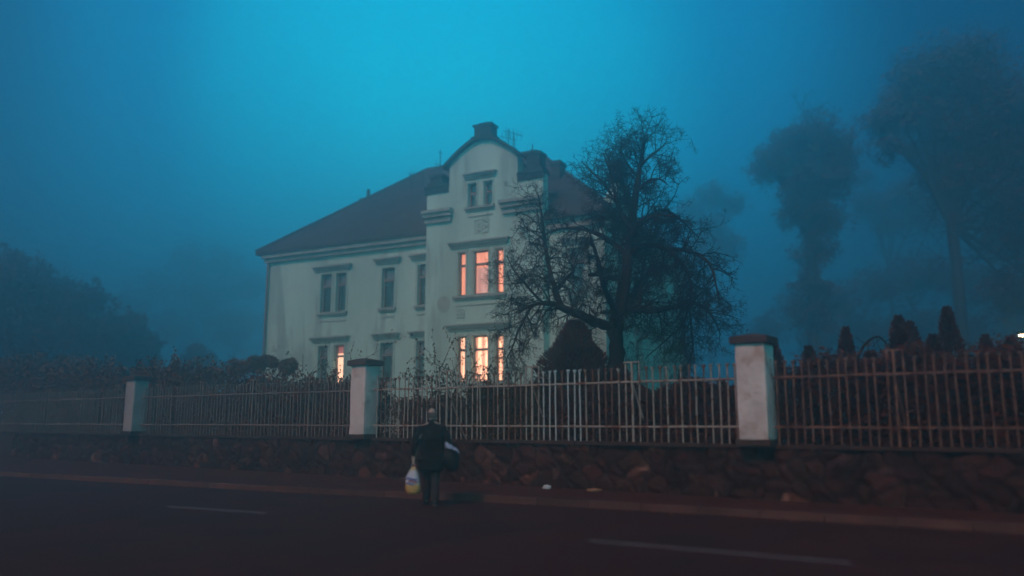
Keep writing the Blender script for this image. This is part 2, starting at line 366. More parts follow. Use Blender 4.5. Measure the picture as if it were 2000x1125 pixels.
PK = None
def picket_mesh(top, seed):
    mb = MB(); random.seed(seed)
    zs = [1.08, 1.4, 1.8, 2.2, top - .13, top - .05, top - .015, top]
    rs = [.0155, .0155, .0155, .0155, .0155, .022, .042, .046]
    mb.tube([(random.uniform(-.004, .004), random.uniform(-.004, .004), z) for z in zs], rs, 6)
    me = bpy.data.meshes.new('picket'); me.from_pydata(mb.v, [], mb.f); me.materials.append(M['iron']); return me
PKS = [picket_mesh(2.62 + .004 * k, k) for k in range(6)]
def plain_mesh(top, r=.016):
    mb = MB(); mb.tube([(0, 0, 1.08), (0, 0, 1.9), (0, 0, top)], [r] * 3, 6)
    me = bpy.data.meshes.new('tall_picket'); me.from_pydata(mb.v, [], mb.f); me.materials.append(M['iron']); return me
TALL = plain_mesh(2.735)
def fence(s0, s1, phase, label, im='iron', pks=None, tall_=None):
    p0 = wp((s0 + s1) / 2); root = thing('iron_fence', label, 'fence', (p0.x, p0.y, 1.13), 'iron picket fence runs between the pillars')
    sp = .1545; seed = int(s0 * 10) + 3; random.seed(seed)
    for z, hh in ((2.34, .021), (1.44, .021)):
        pts = []; m_ = 40
        for k in range(m_ + 1):
            s = s0 + (s1 - s0) * k / m_
            pts.append(wp(s, 0, z + .008 * mn.noise(V((s * .5, z, 0)))))
        g = MB(); g.tube(pts, [hh] * len(pts), 6); g.build('rail', M[im], root)
    k = math.ceil((s0 - phase) / sp)
    cols = []
    while phase + k * sp < s1 - .03:
        s = phase + k * sp
        if s > s0 + .03: cols.append((s, k % 16))
        k += 1
    for s, m_ in cols:
        tall = m_ in (15, 0, 1)
        if m_ == 0: continue
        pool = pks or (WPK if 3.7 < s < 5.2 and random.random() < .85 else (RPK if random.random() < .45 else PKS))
        o = bpy.data.objects.new('picket', (tall_ or TALL) if tall else random.choice(pool)); C.objects.link(o)
        o.parent = root
        p = wp(s, .0) - V((p0.x, p0.y, 1.13)); o.location = p
        if random.random() < .10: o.rotation_euler = (random.uniform(-.03, .03), random.uniform(-.03, .03), 0)
        else: o.rotation_euler = (random.uniform(-.008, .008), random.uniform(-.008, .008), random.uniform(0, 3))
    for s, m_ in cols:
        if m_ != 0: continue
        g = MB()
        g.tube([wp(s, 0, 1.1), wp(s, 0, 2.735)], [.025, .025], 8)
        g.box(wp(s), WU, WN, -sp - .03, sp + .03, -.02, .02, 2.735, 2.76)
        g.tube([wp(s, -.02, 2.3), wp(s - .05, -.75, 1.0)], [.02, .02], 6)
        g.build('post', M[im], root)
    return root
def recol(me, k='rust_dimmed'):
    q = me.copy(); q.materials.clear(); q.materials.append(M[k]); return q
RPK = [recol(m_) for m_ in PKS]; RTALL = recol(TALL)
DPK = [recol(m_, 'iron_fogged') for m_ in PKS]; DTALL = recol(TALL, 'iron_fogged'); WPK = [recol(m_, 'iron_white') for m_ in PKS]
fence(10.6, 20.8, 5.03, 'faint iron picket fence left of the pinkish pillar, fading into fog', 'iron_fogged', DPK, DTALL)
fence(.32, 9.98, 5.03, 'rusty white iron picket fence with flared tips in front of the bare tree')
fence(-6.5, -.32, 5.03 - 3 * 16 * .1545, 'rusty iron picket fence, toned dark for light falloff, right of the nearest pillar before the conifers', 'rust_dimmed', RPK, RTALL)  # its darker iron colour carries the street light falloff
fence(21.5, 31.5, 5.03, 'iron picket fence beyond the far left pillar, almost lost in murk', 'iron_fogged', DPK, DTALL)

# ---------------------------------------------------------------- house
HO = V((-11.9, 38.2, 0)); HU = V((.89, -.456, 0)).normalized(); HN = V((-.456, -.89, 0)).normalized()
house = thing('house', 'old two storey pale stucco villa with stepped gable and warmly lit windows', 'house', HO + HU * 8 + V((0, 0, 1)))
SD = 11.0; RS = 17.4; BAY0, BAY1, BD = 9.5, 15.02, .5; EZ = 9.55
class Fr:        # vertical plane frame: s along, d outward, z up
    def __init__(s, o, u, n): s.o, s.u, s.n = o, u, n
    def __call__(s, a, d, z): return s.o + s.u * a + s.n * d + V((0, 0, z))
    def box(s, mb, a0, a1, d0, d1, z0, z1): mb.box(s.o, s.u, s.n, a0, a1, d0, d1, z0, z1)
FR = Fr(HO, HU, HN); SR = Fr(HO + HU * RS, -HN, HU)
def panel(mb, fr, s0, s1, z0, top, holes, d, dep=.22, extra=()):
    """wall plane with real openings and reveals; top is a height or a list of (s, z)"""
    tp = (lambda s: top) if not isinstance(top, list) else None
    if tp is None:
        def tp(s, side=1):
            for (a, za), (b, zb) in zip(top[:-1], top[1:]):
                if b - a < 1e-6: continue
                if (a <= s < b) if side > 0 else (a < s <= b): return za + (zb - za) * (s - a) / (b - a)
            return top[-1][1] if s >= top[-1][0] else top[0][1]
        T = tp
    else:
        T = lambda s, side=1: top
    cs = sorted(set([s0, s1] + [h[0] for h in holes] + [h[1] for h in holes] + ([q[0] for q in top] if isinstance(top, list) else [])))
    cs = [c for c in cs if s0 - 1e-6 <= c <= s1 + 1e-6]
    for a, b in zip(cs[:-1], cs[1:]):
        if b - a < 1e-5: continue
        hs = sorted([h for h in holes if h[0] <= a + 1e-6 and h[1] >= b - 1e-6], key=lambda h: h[2])
        z = z0
        for h in hs:
            mb.face([fr(a, d, z), fr(b, d, z), fr(b, d, h[2]), fr(a, d, h[2])]); z = h[3]
        mb.face([fr(a, d, z), fr(b, d, z), fr(b, d, T(b, -1)), fr(a, d, T(a, 1))])
    for (a, b, c, e_) in holes:
        mb.face([fr(a, d, c), fr(a, d - dep, c), fr(a, d - dep, e_), fr(a, d, e_)])
        mb.face([fr(b, d, c), fr(b, d, e_), fr(b, d - dep, e_), fr(b, d - dep, c)])
        mb.face([fr(a, d, c), fr(b, d, c), fr(b, d - dep, c), fr(a, d - dep, c)])
        mb.face([fr(a, d, e_), fr(a, d - dep, e_), fr(b, d - dep, e_), fr(b, d, e_)])
UZ = (6.47, 8.28); LZ = (3.18, 4.95)
Wwing = [(3.39, 4.03, *UZ), (4.29, 4.87, *UZ), (6.87, 7.56, *UZ), (8.77, 9.38, *UZ), (3.39, 3.94, *LZ), (4.30, 4.86, *LZ), (6.87, 7.56, *LZ), (8.77, 9.38, *LZ)]
BU = (6.66, 8.5); BL = (3.1, 4.98)
Wbay = [(11.09, 11.48, *BU), (11.80, 12.54, *BU), (12.85, 13.25, *BU), (11.09, 11.48, *BL), (11.80, 12.54, *BL), (12.85, 13.25, *BL)]
Watt = [(11.55, 11.97, 10.37, 11.42), (12.31, 12.73, 10.37, 11.42)]
Wright = [(15.95, 16.6, *UZ), (15.95, 16.6, *LZ)]
Wside = [(3.5, 4.3, *UZ), (3.5, 4.3, *LZ), (7.4, 8.2, *UZ), (7.4, 8.2, *LZ), (1.3, 1.95, *UZ), (1.3, 1.95, *LZ)]
mb = MB()
panel(mb, FR, 0, BAY0, 2.46, EZ, Wwing, 0)
panel(mb, FR, BAY1, RS, 2.46, EZ, Wright, 0)
GT = [(9.5, 11.42), (10.62, 11.45), (10.621, 12.26), (10.82, 12.53), (11.15, 12.78), (11.5, 12.99), (11.8, 13.16), (12.25, 13.22), (12.7, 13.16), (13.0, 12.99), (13.35, 12.78), (13.68, 12.53), (13.88, 12.26), (13.881, 11.45), (15.02, 11.42)]
panel(mb, FR, BAY0, BAY1, 2.46, GT, Wbay + Watt, BD, .25)
# bay returns, gable back, house sides
for s in (BAY0, BAY1):
    mb.face([FR(s, 0, 2.46), FR(s, BD, 2.46), FR(s, BD, 11.42), FR(s, -.0, 11.42)])
for (a, za), (b, zb) in zip(GT[:-1], GT[1:]):
    mb.face([FR(a, BD, za), FR(b, BD, zb), FR(b, 0, zb), FR(a, 0, za)])
    if b - a > .01: mb.face([FR(a, 0, EZ - .4), FR(b, 0, EZ - .4), FR(b, 0, zb), FR(a, 0, za)])
panel(mb, SR, 0, SD, 2.46, EZ, Wside, 0)
mb.face([FR(0, 0, 2.46), FR(0, -SD, 2.46), FR(0, -SD, EZ), FR(0, 0, EZ)])
mb.face([FR(0, -SD, 2.46), FR(RS, -SD, 2.46), FR(RS, -SD, EZ), FR(0, -SD, EZ)])
mb.build('wall', M['render'], house)
mb = MB()
FR.box(mb, -.04, BAY0, -.3, .04, .9, 2.46); FR.box(mb, BAY0 - .04, BAY1 + .04, -.3, BD + .04, .9, 2.46); FR.box(mb, BAY1 + .04, RS + .04, -.3, .04, .9, 2.46)
SR.box(mb, .3, SD + .04, -.3, .04, .9, 2.46); FR.box(mb, -.04, .3, -SD, -.31, .9, 2.46)
mb.build('plinth', M['plinth'], house)
# roof: hipped, with eaves
OV = .42; TT = .86; RZ = EZ + .1
def hip(t):
    i = -OV + t; z = RZ + (t) * TT * .98
    return [FR(i, -i, z), FR(RS - i, -i, z), FR(RS - i, -SD + i, z), FR(i, -SD + i, z)]
A = hip(0); D = hip(SD / 2 + OV - .01)
mb = MB()
for k in range(4):
    mb.face([A[k], A[(k + 1) % 4], D[(k + 1) % 4], D[k]])
Ab = [p - V((0, 0, .16)) for p in A]
for k in range(4): mb.face([Ab[k], Ab[(k + 1) % 4], A[(k + 1) % 4], A[k]])
mb.face(Ab[::-1])
# bay roof running back behind the gable
mb.face([FR(10.7, BD - .3, 12.2), FR(12.25, BD - .3, 13.1), FR(12.25, -5.2, 13.1), FR(10.7, -3.2, 12.2)])
mb.face([FR(12.25, BD - .3, 13.1), FR(13.8, BD - .3, 12.2), FR(13.8, -3.2, 12.2), FR(12.25, -5.2, 13.1)])
roof = mb.build('roof', M['roof'], house)
g = MB()
for k in range(4): g.tube([A[k] + V((0, 0, .02)), D[k] + V((0, 0, .02))], [.085, .085], 6)
g.tube([D[0] + V((0, 0, .02)), D[1] + V((0, 0, .02))], [.09, .09], 6); g.build('ridge_cap', M['roof'], roof)
mb = MB()
FR.box(mb, -.06, BAY0 - .002, .0, .20, 9.12, 9.48); FR.box(mb, -.1, BAY0 - .002, .0, .34, 9.30, 9.49)
mb.build('eaves_cornice', M['trim'], house); mb = MB()
FR.box(mb, BAY1 + .002, RS + .06, 0, .20, 9.12, 9.48); SR.box(mb, 0, SD, .003, .22, 9.14, 9.47)
mb.build('eaves_cornice', M['trim'], house)
def chim(o, fr, a0, a1, d0, d1, z0, z1, capw=.07, pot=0):
    mb = MB(); fr.box(mb, a0, a1, d0, d1, z0, z1); fr.box(mb, a0 - capw, a1 + capw, d0 - capw, d1 + capw, z1, z1 + .13)
    fr.box(mb, a0 - capw * .5, a1 + capw * .5, d0 - capw * .5, d1 + capw * .5, z1 + .13, z1 + .2)
    for k in range(pot):
        c = fr((a0 + a1) / 2 + (k - (pot - 1) / 2) * .4, (d0 + d1) / 2, 0); mb.tube([c + V((0, 0, z1 + .2)), c + V((0, 0, z1 + .75))], [.1, .09], 8)
    return mb.build('chimney', M['chimney'], o)
chim(roof, FR, 1.72, 2.28, -5.4, -4.85, 10.8, 13.2, .08, 1)
chim(roof, FR, 14.1, 14.55, -2.9, -2.3, 10, 12.65, .05, 0)
# masonry ornaments of the gable
def ped(c, hw, z0, z1, d0=-.0, d1=.56):
    mb = MB()
    FR.box(mb, c - hw - .12, c + hw + .12, d0 - .03, d1 + .06, z0, z0 + .14)
    FR.box(mb, c - hw, c + hw, d0, d1, z0 + .14, z1 - .14)
    FR.box(mb, c - hw - .06, c + hw + .06, d0 - .02, d1 + .05, z1 - .14, z1 - .05)
    FR.box(mb, c - hw * .6, c + hw * .6, d0 + .08, d1 - .08, z1 - .05, z1 + .03)
    mb.build('finial', M['metal_dark'], house)
ped(12.26, .40, 13.27, 13.98); ped(10.0, .30, 11.52, 12.05); ped(14.62, .30, 11.52, 12.36)
mb = MB()
CG = [(10.40, 12.24), (10.78, 12.56), (11.12, 12.83), (11.48, 13.05), (11.8, 13.22), (12.25, 13.28), (12.7, 13.22), (13.02, 13.05), (13.38, 12.83), (13.72, 12.56), (14.08, 12.24)]
for (a, za), (b, zb) in zip(CG[:-1], CG[1:]):
    mb.hexa([FR(a, -.08, za - .05), FR(b, -.08, zb - .05), FR(b, BD + .22, zb - .05), FR(a, BD + .22, za - .05), FR(a, -.08, za + .09), FR(b, -.08, zb + .09), FR(b, BD + .22, zb + .09), FR(a, BD + .22, za + .09)])
mb.build('gable_coping', M['metal_dark'], house)
for a, b in ((9.42, 10.60), (13.90, 15.10)):
    mb = MB(); FR.box(mb, a, b, -.05, BD + .14, 11.42, 11.52); FR.box(mb, a, b, BD + .001, BD + .08, 11.2, 11.417)
    mb.build('gable_coping', M['metal_dark'], house)
for a, b in ((9.40, 10.85), (13.15, 15.12)):
    mb = MB()
    FR.box(mb, a, b, BD, BD + .34, 10.28, 10.42); FR.box(mb, a + .03, b - .03, BD, BD + .24, 10.12, 10.28); FR.box(mb, a + .08, b - .08, BD, BD + .14, 9.88, 10.0); FR.box(mb, a + .06, b - .06, BD, BD + .07, 10.0, 10.12)
    mb.build('gable_cornice', M['trim'], house)
# relief panels and emblem
def relief(a0, a1, z0, z1, seed):
    mb = MB(); N = 22; base = 0
    for i in range(N + 1):
        for k in range(N + 1):
            u, v_ = i / N, k / N; s = a0 + (a1 - a0) * u; z = z0 + (z1 - z0) * v_
            edge = min(u, 1 - u, v_, 1 - v_)
            h = .035 if edge < .08 else .004 + max(0, .05 * math.sin(9 * math.hypot(u - .5, v_ - .45) * 2 + seed) * math.cos(3 * math.atan2(v_ - .45, u - .5)))
            if edge == 0: h = 0
            mb.v.append(tuple(FR(s, BD + .002 + h, z)))
    for i in range(N):
        for k in range(N):
            a = i * (N + 1) + k; mb.f.append((a, a + N + 1, a + N + 2, a + 1))
    return mb
for q in ((11.02, 11.47, 5.72, 6.14, 1), (12.85, 13.32, 5.72, 6.14, 2), (11.86, 12.6, 9.2, 9.85, 3)):
    relief(*q).build('relief_panel', M['trimlight'], house, True)
# round plaster patch left of the bay windows
mb = MB(); pts = [FR(10.42 + .32 * math.cos(a), BD + .003, 6.35 + .36 * math.sin(a)) for a in [2 * PI * k / 24 for k in range(24)]]
mb.face(pts); mb.build('plaster_patch', M['patch'], house)
# drain pipe at the left corner, another at the bay
mb = MB(); mb.tube([FR(.14, .12, 1.0), FR(.14, .12, 9.1), FR(.14, .3, 9.45)], [.055] * 3, 8); mb.build('drain_pipe', M['frame'], house)
mb = MB(); c = SR(10.8, .12, 0); mb.tube([c + V((0, 0, 1)), c + V((0, 0, 9.4))], [.055] * 2, 8); mb.build('drain_pipe', M['frame'], house)

def window(fr, h, d, dep, lit=None, hood=None, sill=None, tr=.70, pale=False, att=False, mull=False, net=False):
    a, b, z0, z1 = h; D_ = d - dep + .05
    fm = MB(); fw = .055
    fr.box(fm, a, a + fw, D_ - .05, D_ + .04, z0, z1); fr.box(fm, b - fw, b, D_ - .05, D_ + .04, z0, z1)
    fr.box(fm, a + fw, b - fw, D_ - .05, D_ + .04, z0, z0 + .07); fr.box(fm, a + fw, b - fw, D_ - .05, D_ + .04, z1 - .06, z1)
    zt = z0 + (z1 - z0) * tr
    fr.box(fm, a + fw, b - fw, D_ - .05, D_ + .05, zt - .05, zt + .05)
    if mull: fr.box(fm, (a + b) / 2 - .02, (a + b) / 2 + .02, D_ - .04, D_ + .03, z0 + .07, zt - .05)
    wdw = fm.build('window', M['framew'] if pale else M['frame'], house)
    g = MB(); g.face([fr(a + fw, D_ - .01, z0 + .07), fr(b - fw, D_ - .01, z0 + .07), fr(b - fw, D_ - .01, z1 - .06), fr(a + fw, D_ - .01, z1 - .06)])
    g.build('pane', M['glass'], wdw)
    def pleat(x0, x1, zb, zt_, m, name, amp=.018, dd=.14):
        g = MB(); N = max(6, int((x1 - x0) * 60)); b0 = len(g.v)
        for i in range(N + 1):
            x = x0 + (x1 - x0) * i / N; q = amp * math.sin(i * 1.25) + amp * .5 * math.sin(i * .6 + x0)
            g.v.append(tuple(fr(x, D_ - dd + q, zb))); g.v.append(tuple(fr(x, D_ - dd + q, zt_)))
        for i in range(N): g.f.append((2 * i, 2 * i + 2, 2 * i + 3, 2 * i + 1))
        return g.build(name, m, wdw, True)
    if lit: 
        pleat(a, b, z0, z1, M[lit], 'curtain')
        if net: pleat(a + fw, b - fw, z0 + .07, zt - .12, M['lit_net'], 'net_curtain', .008, .09)
        if lit == 'lit_side': 
            g = MB(); fr.box(g, a + fw, b - fw, D_ - .1, D_ - .08, z1 - .36, z1 - .05); g.build('blind', M['lit_blind'], wdw)
    else:
        g = MB(); fr.box(g, a, b, D_ - .6, D_ - .55, z0, z1); g.build('room', M['room'], wdw)
        if not att:
            g = MB(); fr.box(g, a + fw, b - fw, D_ - .09, D_ - .075, zt - .02, z1 - .05); g.build('blind', M['blind'], wdw)
            w_ = (b - a); pleat(a + w_ * .62, b - w_ * .14, z0 + .08, zt, M['net'], 'curtain')
    if hood:
        g = MB(); hs0, hs1, hz = hood
        fr.box(g, hs0, hs1, d, d + .24, hz + .12, hz + .19); fr.box(g, hs0 + .05, hs1 - .05, d, d + .17, hz + .04, hz + .12); fr.box(g, hs0 + .12, hs1 - .12, d, d + .09, hz - .05, hz + .04)
        g.build('hood_moulding', M['trim'], wdw)
    if sill:
        g = MB(); hs0, hs1, hz = sill
        fr.box(g, hs0, hs1, d - .1, d + .16, hz - .1, hz - .0); fr.box(g, hs0 + .06, hs1 - .06, d, d + .09, hz - .17, hz - .1)
        fr.box(g, hs0 + .1, hs1 - .1, d, d + .035, hz - .42, hz - .38)
        g.build('sill', M['trim'], wdw)
    # plain raised surround
    g = MB(); q = .10
    fr.box(g, a - q, a, d, d + .03, z0, z1 + q); fr.box(g, b, b + q, d, d + .03, z0, z1 + q); fr.box(g, a, b, d, d + .03, z1, z1 + q)
    g.build('surround', M['trimlight'], wdw)
    return wdw
W = Wwing
window(FR, W[0], 0, .22, hood=(2.97, 5.2, 8.46), sill=(3.3, 5.0, 6.47)); window(FR, W[1], 0, .22)
window(FR, W[2], 0, .22, hood=(6.48, 7.9, 8.52), sill=(6.75, 7.68, 6.47)); window(FR, W[3], 0, .22, hood=(8.4, 9.49, 8.52), sill=(8.66, 9.48, 6.47))
window(FR, W[4], 0, .22, hood=(2.95, 5.2, 5.16), sill=(3.3, 5.0, 3.18)); window(FR, W[5], 0, .22, lit='lit_side', tr=.72)
window(FR, W[6], 0, .22, hood=(6.46, 7.9, 5.16), sill=(6.75, 7.68, 3.18)); window(FR, W[7], 0, .22, hood=(8.4, 9.49, 5.16), sill=(8.66, 9.48, 3.18))
for k in range(3):
    window(FR, Wbay[k], BD, .25, 'lit_up', hood=(10.68, 13.55, 8.72) if k == 0 else None, sill=(10.92, 13.42, 6.64) if k == 0 else None, net=(k == 1))
    window(FR, Wbay[3 + k], BD, .25, 'lit_low', hood=(10.6, 13.62, 5.26) if k == 0 else None, sill=(10.92, 13.42, 3.1) if k == 0 else None)
window(FR, Watt[0], BD, .25, hood=(11.38, 12.95, 11.62), sill=(11.45, 12.85, 10.36), att=True, tr=.6); window(FR, Watt[1], BD, .25, att=True, tr=.6)
for h in Wright: window(FR, h, 0, .22, hood=(h[0] - .35, h[1] + .35, h[3] + .2), sill=(h[0] - .12, h[1] + .12, h[2]))
for h in Wside: window(SR, h, 0, .22, hood=(h[0] - .3, h[1] + .3, h[3] + .2), sill=(h[0] - .12, h[1] + .12, h[2]))
# second stepped gable on the right hand side front
mb = MB(); T2 = [(1.0, 10.4), (1.6, 10.9), (1.9, 11.3), (3.2, 11.3), (3.5, 10.9), (4.1, 10.4)]
for (a, za), (b, zb) in zip(T2[:-1], T2[1:]):
    mb.hexa([SR(a, -.4, EZ - .1), SR(b, -.4, EZ - .1), SR(b, .02, EZ - .1), SR(a, .02, EZ - .1), SR(a, -.4, za), SR(b, -.4, zb), SR(b, .02, zb), SR(a, .02, za)])
mb.build('side_gable', M['render'], house)
mb = MB(); SR.box(mb, 2.1, 3.0, -.45, .08, 11.3, 11.42); SR.box(mb, 2.2, 2.9, -.4, .04, 11.42, 12.15); SR.box(mb, 2.1, 3.0, -.45, .08, 12.15, 12.3)
mb.build('finial', M['metal_dark'], house)
# aerials: each a thing of its own standing on the roof
def aerial(px, pyb, pyt, Y, arms, label, grp='aerials on the house roof'):
    b = atY(px, pyb, Y); t = atY(px, pyt, Y); b.z -= .5
    th = thing('aerial', label, 'aerial', b, grp)
    mb = MB(); mb.tube([b, (t.x, t.y, t.z)], [.03, .022], 6); mb.build('mast', M['metal_dark'], th)
    mb = MB()
    for fz, ln, nn_ in arms:
        z = b.z + (t.z - b.z) * fz; c = V((b.x, b.y, z)); dd = V((.8, .6, 0))
        mb.tube([c - dd * ln, c + dd * ln], [.016, .016], 5)
        for k in range(nn_):
            q = c - dd * ln + dd * (2 * ln * (k + .5) / nn_); mb.tube([q - V((0, 0, .22)), q + V((0, 0, .22))], [.012, .012], 4)
    mb.build('rod_array', M['metal_dark'], th)
aerial(860, 345, 295, 38, [(.6, .35, 3), (.95, .12, 1)], 'thin aerial mast rising just left of the gable shoulder')
aerial(803, 372, 338, 38.5, [(.95, .2, 2)], 'short bent aerial mast on the left roof slope, farthest left')
aerial(827, 362, 336, 38.5, [(.7, .1, 1)], 'smallest faint aerial mast between two others left of the gable')
aerial(1003, 305, 258, 35, [(.96, .55, 5), (.55, .2, 2)], 'tall many armed aerial just right of the gable top')
aerial(993, 305, 252, 36.5, [(.75, .5, 4)], 'second tall aerial crowding behind the gable top ornament')
aerial(1040, 318, 282, 33.4, [(.8, .12, 1)], 'stubby aerial rod above the right gable ornament')

# ---------------------------------------------------------------- vegetation
def rv(k=1.0): return V((random.gauss(0, 1), random.gauss(0, 1), random.gauss(0, 1))).normalized() * k
def twig(mb, p, d, L, r, lvl, droop=0.0, kids=(5, 4, 3), segs=4, spread=.9, jit=.28):
    pts = [p.copy()]; q = p.copy(); dd = d.normalized()
    for k in range(segs):
        dd = (dd + rv(jit) + V((0, 0, -droop))).normalized(); q = q + dd * (L / segs); pts.append(q.copy())
    mb.tube(pts, [r * (1 - .7 * k / segs) for k in range(segs + 1)], 5 if r > .02 else 3, cap=False)
    if lvl > 0:
        nk = kids[-lvl] if lvl <= len(kids) else kids[0]
        for k in range(nk):
            f = random.uniform(.15, 1.0); i = min(segs - 1, int(f * segs)); a = pts[i].lerp(pts[i + 1], f * segs - i)
            ax = (pts[i + 1] - pts[i]).normalized(); s = rv(); s = (s - ax * s.dot(ax)).normalized()
            twig(mb, a, (ax * (1 - spread * .5) + s * spread), L * random.uniform(.38, .62), max(.0045, r * .55), lvl - 1, droop, kids, max(2, segs - 1), spread, jit)
def limb(mb, pts, rad, n=10, wob=.0):
    # resample with Catmull-Rom and make it knobby
    P = [pts[0]] + pts + [pts[-1]]; R0 = [rad[0]] + rad + [rad[-1]]; o = []; rr = []
    for i in range(1, len(P) - 2):
        for k in range(4):
            t = k / 4; a, b, c, d = P[i - 1], P[i], P[i + 1], P[i + 2]
            q = .5 * ((2 * b) + (c - a) * t + (2 * a - 5 * b + 4 * c - d) * t * t + (3 * b - 3 * c + d - a) * t ** 3)
            r = R0[i] + (R0[i + 1] - R0[i]) * t
            o.append(q + rv(r * .22)); rr.append(r * random.uniform(.9, 1.14))
    o.append(P[-1]); rr.append(rad[-1])
    mb.tube(o, rr, n); return o, rr

random.seed(11)
TY = 22.0
tb_ = atY(1206, 860, TY); tb_.z = 1.0
tree = thing('bare_tree', 'gnarled leafless old fruit tree with spreading drooping twigs before the house', 'tree', tb_)
trunk = MB(); crown = MB()
def L_(lst): return [atY(x, y, TY + dy) for x, y, dy in lst]
limbs = []
def add(lst, rad, mbx=None, tw=1.0, droop=0.0, n=9, start=.15):
    o, rr = limb(mbx or trunk, L_(lst), rad, n); limbs.append((o, rr, tw, droop, start))
base = atY(1206, 735, TY)
add([(1207, 850, 0), (1206, 800, 0), (1205, 735, 0), (1203, 690, 0), (1202, 640, 0), (1211, 590, 0), (1222, 530, 0), (1230, 470, 0), (1236, 420, .1), (1243, 370, .1), (1250, 325, .2), (1256, 290, .2), (1266, 262, .3)],
    [.26, .235, .215, .205, .20, .175, .155, .13, .11, .09, .065, .045, .02], tw=1.1, n=14, start=.52)
add([(1201, 636, 0), (1170, 632, -.2), (1135, 616, -.5), (1105, 605, -.8), (1075, 592, -1.1), (1040, 596, -1.3), (1012, 612, -1.5)], [.14, .135, .115, .095, .07, .045, .02], droop=.05)
add([(1100, 604, -.8), (1085, 570, -.8), (1072, 520, -.6), (1063, 470, -.5), (1058, 420, -.5), (1050, 375, -.6)], [.09, .075, .06, .05, .035, .015])
add([(1085, 570, -.8), (1105, 545, -.9), (1120, 528, -1.1), (1108, 505, -1.2)], [.06, .055, .04, .015])
add([(1218, 545, 0), (1190, 541, -.25), (1165, 536, -.4), (1150, 537, -.5)], [.12, .075, .06, .045], tw=.5)
add([(1226, 500, 0), (1190, 470, .5), (1150, 450, .9), (1110, 445, 1.2), (1070, 455, 1.4), (1030, 480, 1.5)], [.09, .07, .06, .045, .03, .012], droop=.03)
add([(1232, 450, 0), (1212, 415, -.2), (1200, 370, -.4), (1190, 330, -.5), (1178, 298, -.5)], [.085, .065, .05, .035, .012])
add([(1205, 395, -.3), (1180, 360, -.1), (1155, 335, .1), (1135, 315, .2)], [.05, .04, .028, .01])
add([(1236, 420, .1), (1222, 380, .6), (1212, 340, .9), (1205, 300, 1.1)], [.06, .05, .035, .012])
add([(1206, 612, 0), (1235, 604, .2), (1275, 606, .5), (1315, 600, .9), (1345, 590, 1.2), (1375, 600, 1.5), (1395, 625, 1.7), (1408, 655, 1.9)], [.13, .11, .095, .09, .075, .055, .035, .015], droop=.06)
add([(1226, 500, 0), (1262, 480, -.4), (1300, 485, -.7), (1332, 515, -.9), (1350, 555, -1.1), (1348, 600, -1.2)], [.1, .08, .07, .055, .04, .015], droop=.05)
add([(1300, 485, -.7), (1345, 490, -.9), (1385, 515, -1.2), (1398, 555, -1.4), (1405, 600, -1.5)], [.06, .05, .04, .025, .012], droop=.05)
add([(1248, 600, .3), (1252, 565, .6), (1257, 520, .9), (1268, 478, 1.1), (1290, 440, 1.3)], [.07, .055, .05, .035, .012])
add([(1232, 450, 0), (1262, 425, .5), (1295, 410, .9), (1330, 430, 1.2), (1365, 465, 1.5)], [.08, .06, .05, .035, .012], droop=.03)
add([(1243, 375, .1), (1265, 355, -.3), (1288, 350, -.5), (1305, 362, -.7)], [.055, .04, .03, .01])
add([(1250, 325, .2), (1270, 305, -.2), (1290, 290, -.3), (1303, 275, -.3)], [.045, .035, .025, .01])
add([(1246, 345, .1), (1225, 320, .4), (1215, 295, .5), (1218, 272, .6)], [.04, .03, .02, .01])
add([(1204, 640, 0), (1200, 610, -.9), (1180, 560, -1.9), (1165, 500, -2.5), (1150, 450, -2.8)], [.12, .09, .07, .05, .015], tw=.5, droop=.02)
add([(1206, 625, 0), (1225, 590, 1.2), (1255, 545, 2.2), (1290, 520, 2.9), (1330, 540, 3.2)], [.12, .09, .07, .045, .015], tw=.5, droop=.04)
add([(1228, 480, 0), (1215, 440, 1.3), (1180, 420, 2.2), (1140, 430, 2.8)], [.09, .07, .05, .015], tw=.5, droop=.03)
add([(1230, 470, 0), (1250, 440, -1.1), (1285, 420, -1.9), (1320, 425, -2.4)], [.08, .06, .04, .015], tw=.5, droop=.04)
add([(1040, 596, -1.3), (1015, 640, -1.6), (1000, 680, -1.8), (985, 710, -1.9)], [.04, .03, .02, .01], droop=.12)
add([(1060, 592, -1.2), (1030, 560, -1.5), (1005, 530, -1.6), (990, 500, -1.6)], [.04, .03, .02, .01])
add([(1345, 590, 1.2), (1335, 630, 1.3), (1300, 665, 1.2), (1260, 700, 1.2)], [.04, .032, .022, .01], droop=.05)
add([(1345, 590, 1.2), (1350, 640, 1.4), (1352, 690, 1.4), (1330, 730, 1.4)], [.045, .035, .025, .01], droop=.1)
random.seed(23)
for o, rr, tw, droop, start in limbs:
    acc = 0; tot = sum((o[i + 1] - o[i]).length for i in range(len(o) - 1)); run = 0
    for i in range(len(o) - 1):
        seg = (o[i + 1] - o[i]).length; run += seg
        if run / tot < start: continue
        acc += seg
        STEP = .098 if o[i].z < 6.6 else .135
        while acc > STEP:
            acc -= STEP
            ax = (o[i + 1] - o[i]).normalized(); s = rv(); s = (s - ax * s.dot(ax)).normalized()
            r = rr[i]; f = run / tot
            zrel = (o[i].z - 4.6) / 4.5
            dr = droop + max(0, .10 * (.35 - zrel))
            d_ = s * .95 + ax * .45 + V((0, 0, .35 * zrel if zrel > 0 else 0))
            twig(crown, o[i], d_, random.uniform(.6, 1.25) * tw * (1.0 - .25 * f), min(.024, r * .42 + .005), 3, dr, (5, 5, 4), 5, .95, .24)
trunk.build('trunk', M['bark'], tree, True)
crown.build('crown', M['twig'], tree)
print('tree faces', len(crown.f))

